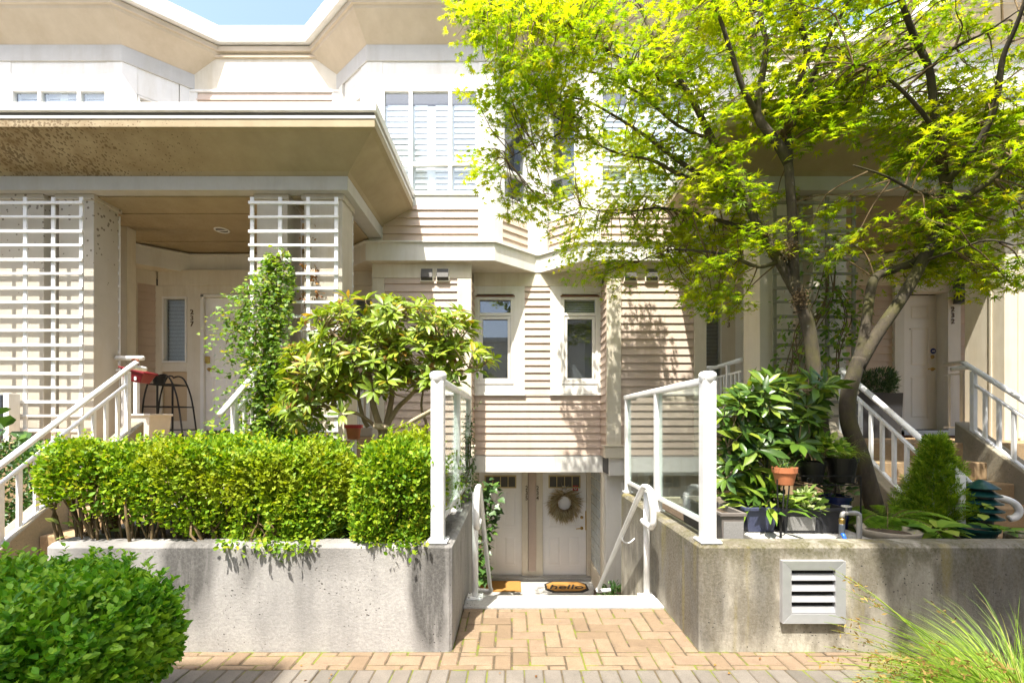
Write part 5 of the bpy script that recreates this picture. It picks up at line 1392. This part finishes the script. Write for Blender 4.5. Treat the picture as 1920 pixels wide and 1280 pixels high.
hosta('smaller leafy plant at the right end of the terrace edge',(xf(1885,3.3),3.35,.62),14,.14)
hosta('young plant standing in the dark green pot',(xf(1838,3.35),3.35,.80),7,.10)
pot('flower_pot','low dark green plastic pot at the wall top near the lantern',(xf(1832,3.35),3.35,.62),.12,.10,'lantern_green',.02)
def conifer(label,c,H,Rr,n):
    t=thing('conifer',label,'shrub',c); P=[];D=[];N=[];S=[]
    for i in range(n):
        h=rng.random()**1.35; a=rng.uniform(0,6.28); prof=(1-h)**.95*min(1,.55+h*3.5)
        rr=Rr*prof*(1+.18*math.sin(a*5+h*9)+.1*math.sin(a*9-h*23)); q=rng.uniform(.35,1)**.5
        base=np.array(c)+np.array([math.cos(a)*rr*q,math.sin(a)*rr*q,H*h*.94+.05])
        d=np.array([math.cos(a)*.8,math.sin(a)*.8,.75])+rng.normal(0,.25,3); d/=np.linalg.norm(d); l=rng.uniform(.05,.10); s=np.cross(d,rng.normal(0,1,3)); s/=np.linalg.norm(s)
        for k in range(5):
            for sg in (-1,1):
                P.append(base+d*l*(k/5)); D.append(d*.9+s*sg*.8); N.append(np.cross(d,s)+rng.normal(0,.2,3)); S.append(l*.42)
        P.append(base+d*l*.8); D.append(d); N.append(np.cross(d,s)); S.append(l*.5)
    leaves('foliage','conifer_leaf',P,D,N,S,T_quad(.22,.04),t)
    MB().tube([(c[0],c[1],c[2]-.05),(c[0],c[1],c[2]+H*.8)],[.02,.006],7).build('trunk','stem_brown',t)
c=(xf(1756,3.75),3.75,.60); conifer('small cone shaped bright green conifer before the tan steps',c,.73,.255,2600)
# pagoda garden lantern
c=(xf(1840,3.55),3.55,.62); t=thing('garden_lantern','green tiered pagoda garden lantern beside the conifer','lantern',c)
for k in range(5):
    z=.13+.058*k; r=[.132,.13,.125,.118,.108][k]
    MB().lathe([(r,0),(r,.006),(r*.6,.036),(r*.55,.04),(r*.5,.036)],(c[0],c[1],c[2]+z),28).build('tier','lantern_green',t,0,False)
MB().lathe([(.07,.0),(.07,.33),(.03,.40),(.001,.41)],c,18).build('core','dark_planter',t)
MB().lathe([(.085,.372),(.05,.405),(.02,.425),(.001,.43)],c,20).build('cap','lantern_green',t,0,True)
# black planter with juniper on the right porch
Yb=6.2
x0,x1=xf(1606,Yb),xf(1694,Yb)
trough('porch_planter','tall square black planter beside the door numbered 232',x0,x1,Yb,Yb+.6,1.27,zf(736,Yb),'dark_planter',0,.02)
n=5200; P,N=shell(n,((x0+x1)/2,Yb+.3,zf(735,Yb)+.13),(.40,.32,.19),2.4,.14,.07,9.0); P[:,2]=np.maximum(P[:,2],zf(736,Yb)-.05)
t=thing('juniper','dark blue green juniper mound in the black planter','shrub',((x0+x1)/2,Yb+.3,zf(736,Yb)-.05))
leaves('foliage','juniper_leaf',P,N+np.array([0,0,.5])+rv(n,.5),rv(n),rng.uniform(.03,.075,n),T_quad(.18,.05),t)
# wall lamp by door 232
Y=7.17; xa,xb=xf(1802,Y-.1),xf(1826,Y-.1)
t=thing('wall_lamp','dark grey two tiered wall lamp beside the numbers 232','lamp',((xa+xb)/2,Y,zf(545,Y)))
xc=(xa+xb)/2; hw=.095
MB().box(xc-.05,xc+.05,Y-.06,Y+.08,zf(566,Y),zf(522,Y)).build('lamp_body','lamp_grey',t,.004)
for (pa,pb) in ((520,537),(547,566)):
    z1,z0=zf(pa,Y-.1),zf(pb,Y-.1)
    mb=MB(); mb.hexa([(xc-hw,Y-.22,z0),(xc+hw,Y-.22,z0),(xc+hw,Y+.04,z0),(xc-hw,Y+.04,z0),(xc-hw*.8,Y-.08,z1),(xc+hw*.8,Y-.08,z1),(xc+hw*.8,Y+.04,z1),(xc-hw*.8,Y+.04,z1)]); mb.build('hood','lamp_grey',t,.004)
MB().tube([(6.02,6.0,1.28),(6.02,6.0,1.86)],.035,4).build('umbrella_post','rust_brown',None)
o=bpy.data.objects['umbrella_post']; o.name='rusty_post'; tag(o,'slim rusty brown post standing on the right porch floor','post')
# mats and wreath
def mat_rug(name,label,x0,x1,y0,y1,z,border,oct=False,mat='mat_coir'):
    t=thing(name,label,'doormat',((x0+x1)/2,(y0+y1)/2,z)); c=.12 if oct else .0
    def pl(i,zz): 
        a,b,e,d=x0+i,x1-i,y0+i,y1-i
        return [(a+c,e,zz),(b-c,e,zz),(b,e+c,zz),(b,d-c,zz),(b-c,d,zz),(a+c,d,zz),(a,d-c,zz),(a,e+c,zz)] if oct else [(a,e,zz),(b,e,zz),(b,d,zz),(a,d,zz)]
    def slab(i,za,zb):
        mb=MB(); A_=pl(i,za);B_=pl(i,zb); n=len(A_); b=0; mb.v=A_+B_; mb.f=[tuple(range(n))[::-1],tuple(range(n,2*n))]+[(k,(k+1)%n,n+(k+1)%n,n+k) for k in range(n)]; return mb
    slab(0,z,z+.012).build('mat_base','mat_black' if border else mat,t); slab(.035 if border else .01,z+.0125,z+.018).build('mat_pile',mat,t)
    return t
z=-1.398
mat_rug('doormat','plain tan doormat before the door numbered 235',xf(900,7.9),xf(977,7.9),7.75,8.25,z,False)
t=mat_rug('doormat','coir doormat with black border and the word hello',xf(1022,7.9),xf(1103,7.9),7.72,8.22,z,True,True)
text_mesh('lettering','hello',.29,'mat_black',t,(xf(1061,7.9),7.93,z+.0195),(0,0,0),.001,.012,.25,1,'CENTER',1.05)
mat_rug('doormat','brown doormat on the porch before the door numbered 232',5.75,6.75,6.55,7.1,1.272,False,False,'rust_brown')
# wreath of dried grasses on door 234
cx,cy,cz=xd(1058),YD-.03,zf(942,YD)
t=thing('wreath','straw coloured dried grass wreath hung on the door numbered 234','wreath',(cx,cy,cz))
m=MB(); m.tube([(cx+.155*math.cos(a),cy,cz+.155*math.sin(a)) for a in np.linspace(0,6.283,28)],.03,8,0,False); m.build('twig_ring','stem_brown',t)
P=[];D=[];S=[]
for i in range(1500):
    a=rng.uniform(0,6.283); w=1.0 if (math.sin(a)<.1 and math.cos(a)<.8) or rng.random()<.45 else .6
    P.append((cx+.15*math.cos(a)+rng.normal(0,.025),cy-.01+rng.normal(0,.02),cz+.15*math.sin(a)+rng.normal(0,.025)))
    tn=np.array([-math.sin(a),0,math.cos(a)])*(1 if math.cos(a)<0 else -1)*-1
    D.append(np.array([math.cos(a),-.25,math.sin(a)])*.8+tn*-.9*rng.uniform(.2,1)+np.array([.0,0,-.45])+rng.normal(0,.25,3)); S.append(rng.uniform(.1,.26)*w)
leaves('dried_grass','dry_grass',P,D,rv(1500),S,T_quad(.07,.02),t)

# ------------------------------------------------------------------ things on the left porch
Y=5.3
t=thing('red_tub','dark red plastic tub with a hook handle hung on the porch railing','tub',at(260,705,Y))
a=at(238,689,Y); b=at(282,701,Y); e=at(272,719,Y); d=at(241,714,Y)
mb=MB(); mb.hexa([(d[0],Y-.07,d[2]),(e[0],Y-.07,e[2]),(e[0],Y+.07,e[2]),(d[0],Y+.07,d[2]),(a[0],Y-.10,a[2]),(b[0],Y-.10,b[2]),(b[0],Y+.10,b[2]),(a[0],Y+.10,a[2])]); mb.build('tub_body','red_plastic',t,.01)
mb=MB(); mb.hexa([(a[0]-.01,Y-.11,a[2]-.012),(b[0]+.01,Y-.11,b[2]-.012),(b[0]+.01,Y+.11,b[2]-.012),(a[0]-.01,Y+.11,a[2]-.012),(a[0]-.01,Y-.11,a[2]+.008),(b[0]+.01,Y-.11,b[2]+.008),(b[0]+.01,Y+.11,b[2]+.008),(a[0]-.01,Y+.11,a[2]+.008)]); mb.build('rim','red_plastic',t,.005)
MB().tube([at(256,690,Y-.02),at(259,681,Y-.02),at(258,675,Y-.02),at(253,673,Y-.02),at(248,675,Y-.02)],.014,8,4).build('handle','rust_brown',t,0,True)
p=at(253,709,Y-.098); MB().box(p[0]-.012,p[0]+.012,Y-.096,Y-.088,p[2]-.02,p[2]+.02).build('label_patch','sticker_white',t)
trough('storage_bin','pale grey plastic bin on the porch floor below the red tub',xf(238,5.45),xf(281,5.45),5.45,5.8,1.272,zf(776,5.45),'bin_plastic',.012,.03,False)
p=at(271,797,5.46); 
# arched black plant stand
Y=6.25
t=thing('arched_stand','tall black arched metal stand on the porch by the side window','stand',at(305,800,Y)); x0,x1=xf(265,Y),xf(343,Y); zt_=zf(702,Y)
for yy in (Y,Y+.28):
    MB().tube([(x0,yy,1.275),at(268,760,Y)[:1]+(yy,zf(760,Y)),at(276,722,Y)[:1]+(yy,zf(722,Y)),at(286,704,Y)[:1]+(yy,zt_),at(296,703,Y)[:1]+(yy,zt_)],.011,8,4).build('leg','black_metal',t,0,True)
    MB().tube([at(296,703,Y)[:1]+(yy,zt_-.02),at(308,702,Y)[:1]+(yy,zt_),at(320,712,Y)[:1]+(yy,zf(712,Y)),at(333,750,Y)[:1]+(yy,zf(750,Y)),(x1,yy,1.275)],.011,8,4).build('leg','black_metal',t,0,True)
    MB().tube([(xf(295,Y),yy,1.275),(xf(295,Y),yy,zf(715,Y))],.013,8).build('leg','black_metal',t)
for (za,pa,pb) in ((720,277,325),(762,268,337),(806,266,342)):
    mb=MB()
    for yy in (Y,Y+.28): mb.tube([(xf(pa,Y),yy,zf(za,Y)),(xf(pb,Y),yy,zf(za,Y))],.009,6)
    for k in range(5): x=xf(pa,Y)+(xf(pb,Y)-xf(pa,Y))*k/4; mb.tube([(x,Y,zf(za,Y)),(x,Y+.28,zf(za,Y))],.006,5)
    mb.build('shelf','black_metal',t)
pot('flower_pot','small black pot on top of the arched metal stand',(xf(298,Y+.14),Y+.14,zf(720,Y)+.01),.085,.13,'black_metal',.02)
# small red rimmed pot on a thin post
Y=4.75; c=at(663,823,Y)
t=pot('flower_pot','small clay pot with a red rim among the rhododendron stems',(c[0],c[1],c[2]),.085,.15,'terracotta',0)
MB().lathe([(.088,-.035),(.094,-.033),(.096,.0),(.08,.002)],(c[0],c[1],c[2]+.15),24).build('rim','sticker_red',t)
mb=MB(); mb.box(c[0]-.025,c[0]+.025,Y-.025,Y+.025,.6,c[2]-.002); o=mb.build('wooden_post','white_trim',None,.003); tag(o,'thin white post under the red rimmed clay pot','post')
mb=MB(); mb.box(xf(-30,5.2),xf(11,5.2),5.15,5.3,.9,zf(740,5.2)); o=mb.build('utility_box','lamp_grey',None,.01); tag(o,'grey green utility box at the left edge below the trellis','box')
mb=MB(); mb.box(xf(11,5.2)+.01,xf(24,5.2),5.16,5.28,.9,zf(737,5.2)); o=mb.build('corner_post','white_trim',None,.006); tag(o,'stout white post next to the grey green utility box','post')
clump('perennial','few large round leaves at the left picture edge','plant',at(-5,840,4.4),.22,16,.16,T_lens(.75,.15),'dark_leaf',.5,.35,None,None,5)
# stone block behind the hedge stems
mb=MB(); mb.box(-3.0,-2.35,3.75,4.0,.60,.80); o=mb.build('stone_block','concrete_pale',None,.015); tag(o,'pale stone block seen through the bare hedge stems','stone')
clump('azalea','low leafy azalea at the foot of the sunken side wall','shrub',(xf(1148,6.3),6.3,-1.05),.2,190,.09,T_lens(.35,.2),'dark_leaf',.7,.32,None,None,12)
mb=MB(); mb.box(1.235,2.0,5.7,6.9,-1.41,-1.05); o=tag(mb.build('planting_bed','soil',None),kind='structure')

# foreground sedge
c=(xf(1938,1.98),1.98,.0)
t=tuft('ornamental_grass','bright tufted ornamental sedge with brown flower heads in the lower right corner','grass',(c[0],c[1],.0),5200,.70,.0028,'grass_blade',1.05,.65,None,(-.10,0),'blades')
P=[];D=[];S=[]; mb=MB()
for i in range(70):
    a=rng.uniform(2.0,4.4); l=rng.uniform(.55,.95); d=Vector((math.cos(a)*rng.uniform(.5,1.1),math.sin(a)*.45,rng.uniform(.5,1.2))).normalized(); p=Vector((c[0]+rng.normal(0,.06),c[1]+rng.normal(0,.06),.12)); pts=[tuple(p)]
    for k in range(8): d=(d+Vector((d.x*.12,0,-.07))).normalized(); p=p+d*(l/8); pts.append(tuple(p))
    mb.tube(pts,[.0028]*6+[.002,.0015,.0008],4,0,False)
    q=Vector(pts[-2])
    for j in range(16): P.append(tuple(q+d*rng.uniform(-.07,.05)+Vector(rng.normal(0,.006,3)))); D.append(tuple(d+Vector(rng.normal(0,.8,3)))); S.append(rng.uniform(.012,.032))
mb.build('stalks','grass_blade',t); leaves('flower_heads','seed_head',P,D,rv(len(P)),S,T_quad(.3,.05),t)

# fallen leaves on the bricks
n=46; P=np.stack([rng.uniform(-2.2,3.2,n),rng.uniform(2.55,3.6,n),np.full(n,.006)],1); P=P[(P[:,1]<2.95)|((P[:,0]>WL+.05)&(P[:,0]<WR-.05))]; n=len(P)
D=rv(n);D[:,2]=.05
o=leaves('fallen_leaves','dead_leaf',P,D,np.tile([0,0,1.0],(n,1))+rv(n,.2),rng.uniform(.012,.03,n),T_quad(.5,.12)); tag(o,'small dry leaves scattered over the brick paving','leaves',None,'stuff')

# ------------------------------------------------------------------ unseen blocks added behind the viewer to shade the ground and mirror in panes
def opposite(label,x0,x1,y0,y1,h,ov=.15,fr=.12):
    t=thing('unseen_block',label,'building',((x0+x1)/2,y1,0))
    MB().box(x0,x1,y0,y1,-.2,h).build('wall','opposite_wall',t)
    MB().box(x0-ov,x1+.15,y0,y1+fr,h+.002,h+.3).build('roof','white_trim',t)
    w=MB(); z=1.0
    while z<h-2:
        x=x0+.8
        while x<x1-1.6:
            MB().box(x,x+1.2,y1+.0,y1+.03,z,z+1.4).build('window','vent_dark',t); x+=2.6
        z+=2.9
opposite('unseen distant block added to mirror in the window panes',-9,8,-30,-19,7.4)
SUN=Vector((.40,1,-2.28)).normalized()
opposite('unseen cream block on the right with a roof overhang shaped to cast shade',2.5,14,-9,-.9,9.0,1.58,1.8)
opposite('unseen taller cream block on the left added to cast shade',-15,-3.50,-9,-2.24,11.0)

# ------------------------------------------------------------------ camera, light, sky
cam=bpy.data.cameras.new('camera'); co=bpy.data.objects.new('camera',cam); COL.objects.link(co)
co.location=(0,0,EYE); co.rotation_euler=(R(90),0,0); cam.sensor_width=36; cam.lens=853/1920*36; cam.shift_y=150/1920; cam.clip_end=500; cam.clip_start=.05
scene.camera=co
sun=bpy.data.lights.new('sun','SUN'); so=bpy.data.objects.new('sun',sun); COL.objects.link(so); sun.energy=4.0; sun.angle=R(.53); sun.color=(1,.95,.86)
so.rotation_euler=SUN.to_track_quat('-Z','Y').to_euler(); so.location=(-3,-6,14)
w=bpy.data.worlds.new('World'); scene.world=w; w.use_nodes=True; nt=w.node_tree; bg=nt.nodes['Background']
sky=nt.nodes.new('ShaderNodeTexSky'); sky.sky_type='NISHITA'; sky.sun_disc=False; sky.sun_elevation=math.asin(-SUN.z); sky.sun_rotation=math.atan2(-SUN.x,-SUN.y)
sky.air_density=1.0; sky.dust_density=3.5; sky.ozone_density=1.0
nt.links.new(sky.outputs[0],bg.inputs[0]); bg.inputs[1].default_value=.15
scene.render.engine='CYCLES'; scene.cycles.max_bounces=8; scene.cycles.diffuse_bounces=4; scene.cycles.transparent_max_bounces=16; scene.cycles.sample_clamp_indirect=6
scene.cycles.use_denoising=True
vs=scene.view_settings; vs.view_transform='Standard'; vs.look='None'; vs.gamma=1; vs.exposure=1.64
scene.render.resolution_x=1024; scene.render.resolution_y=682
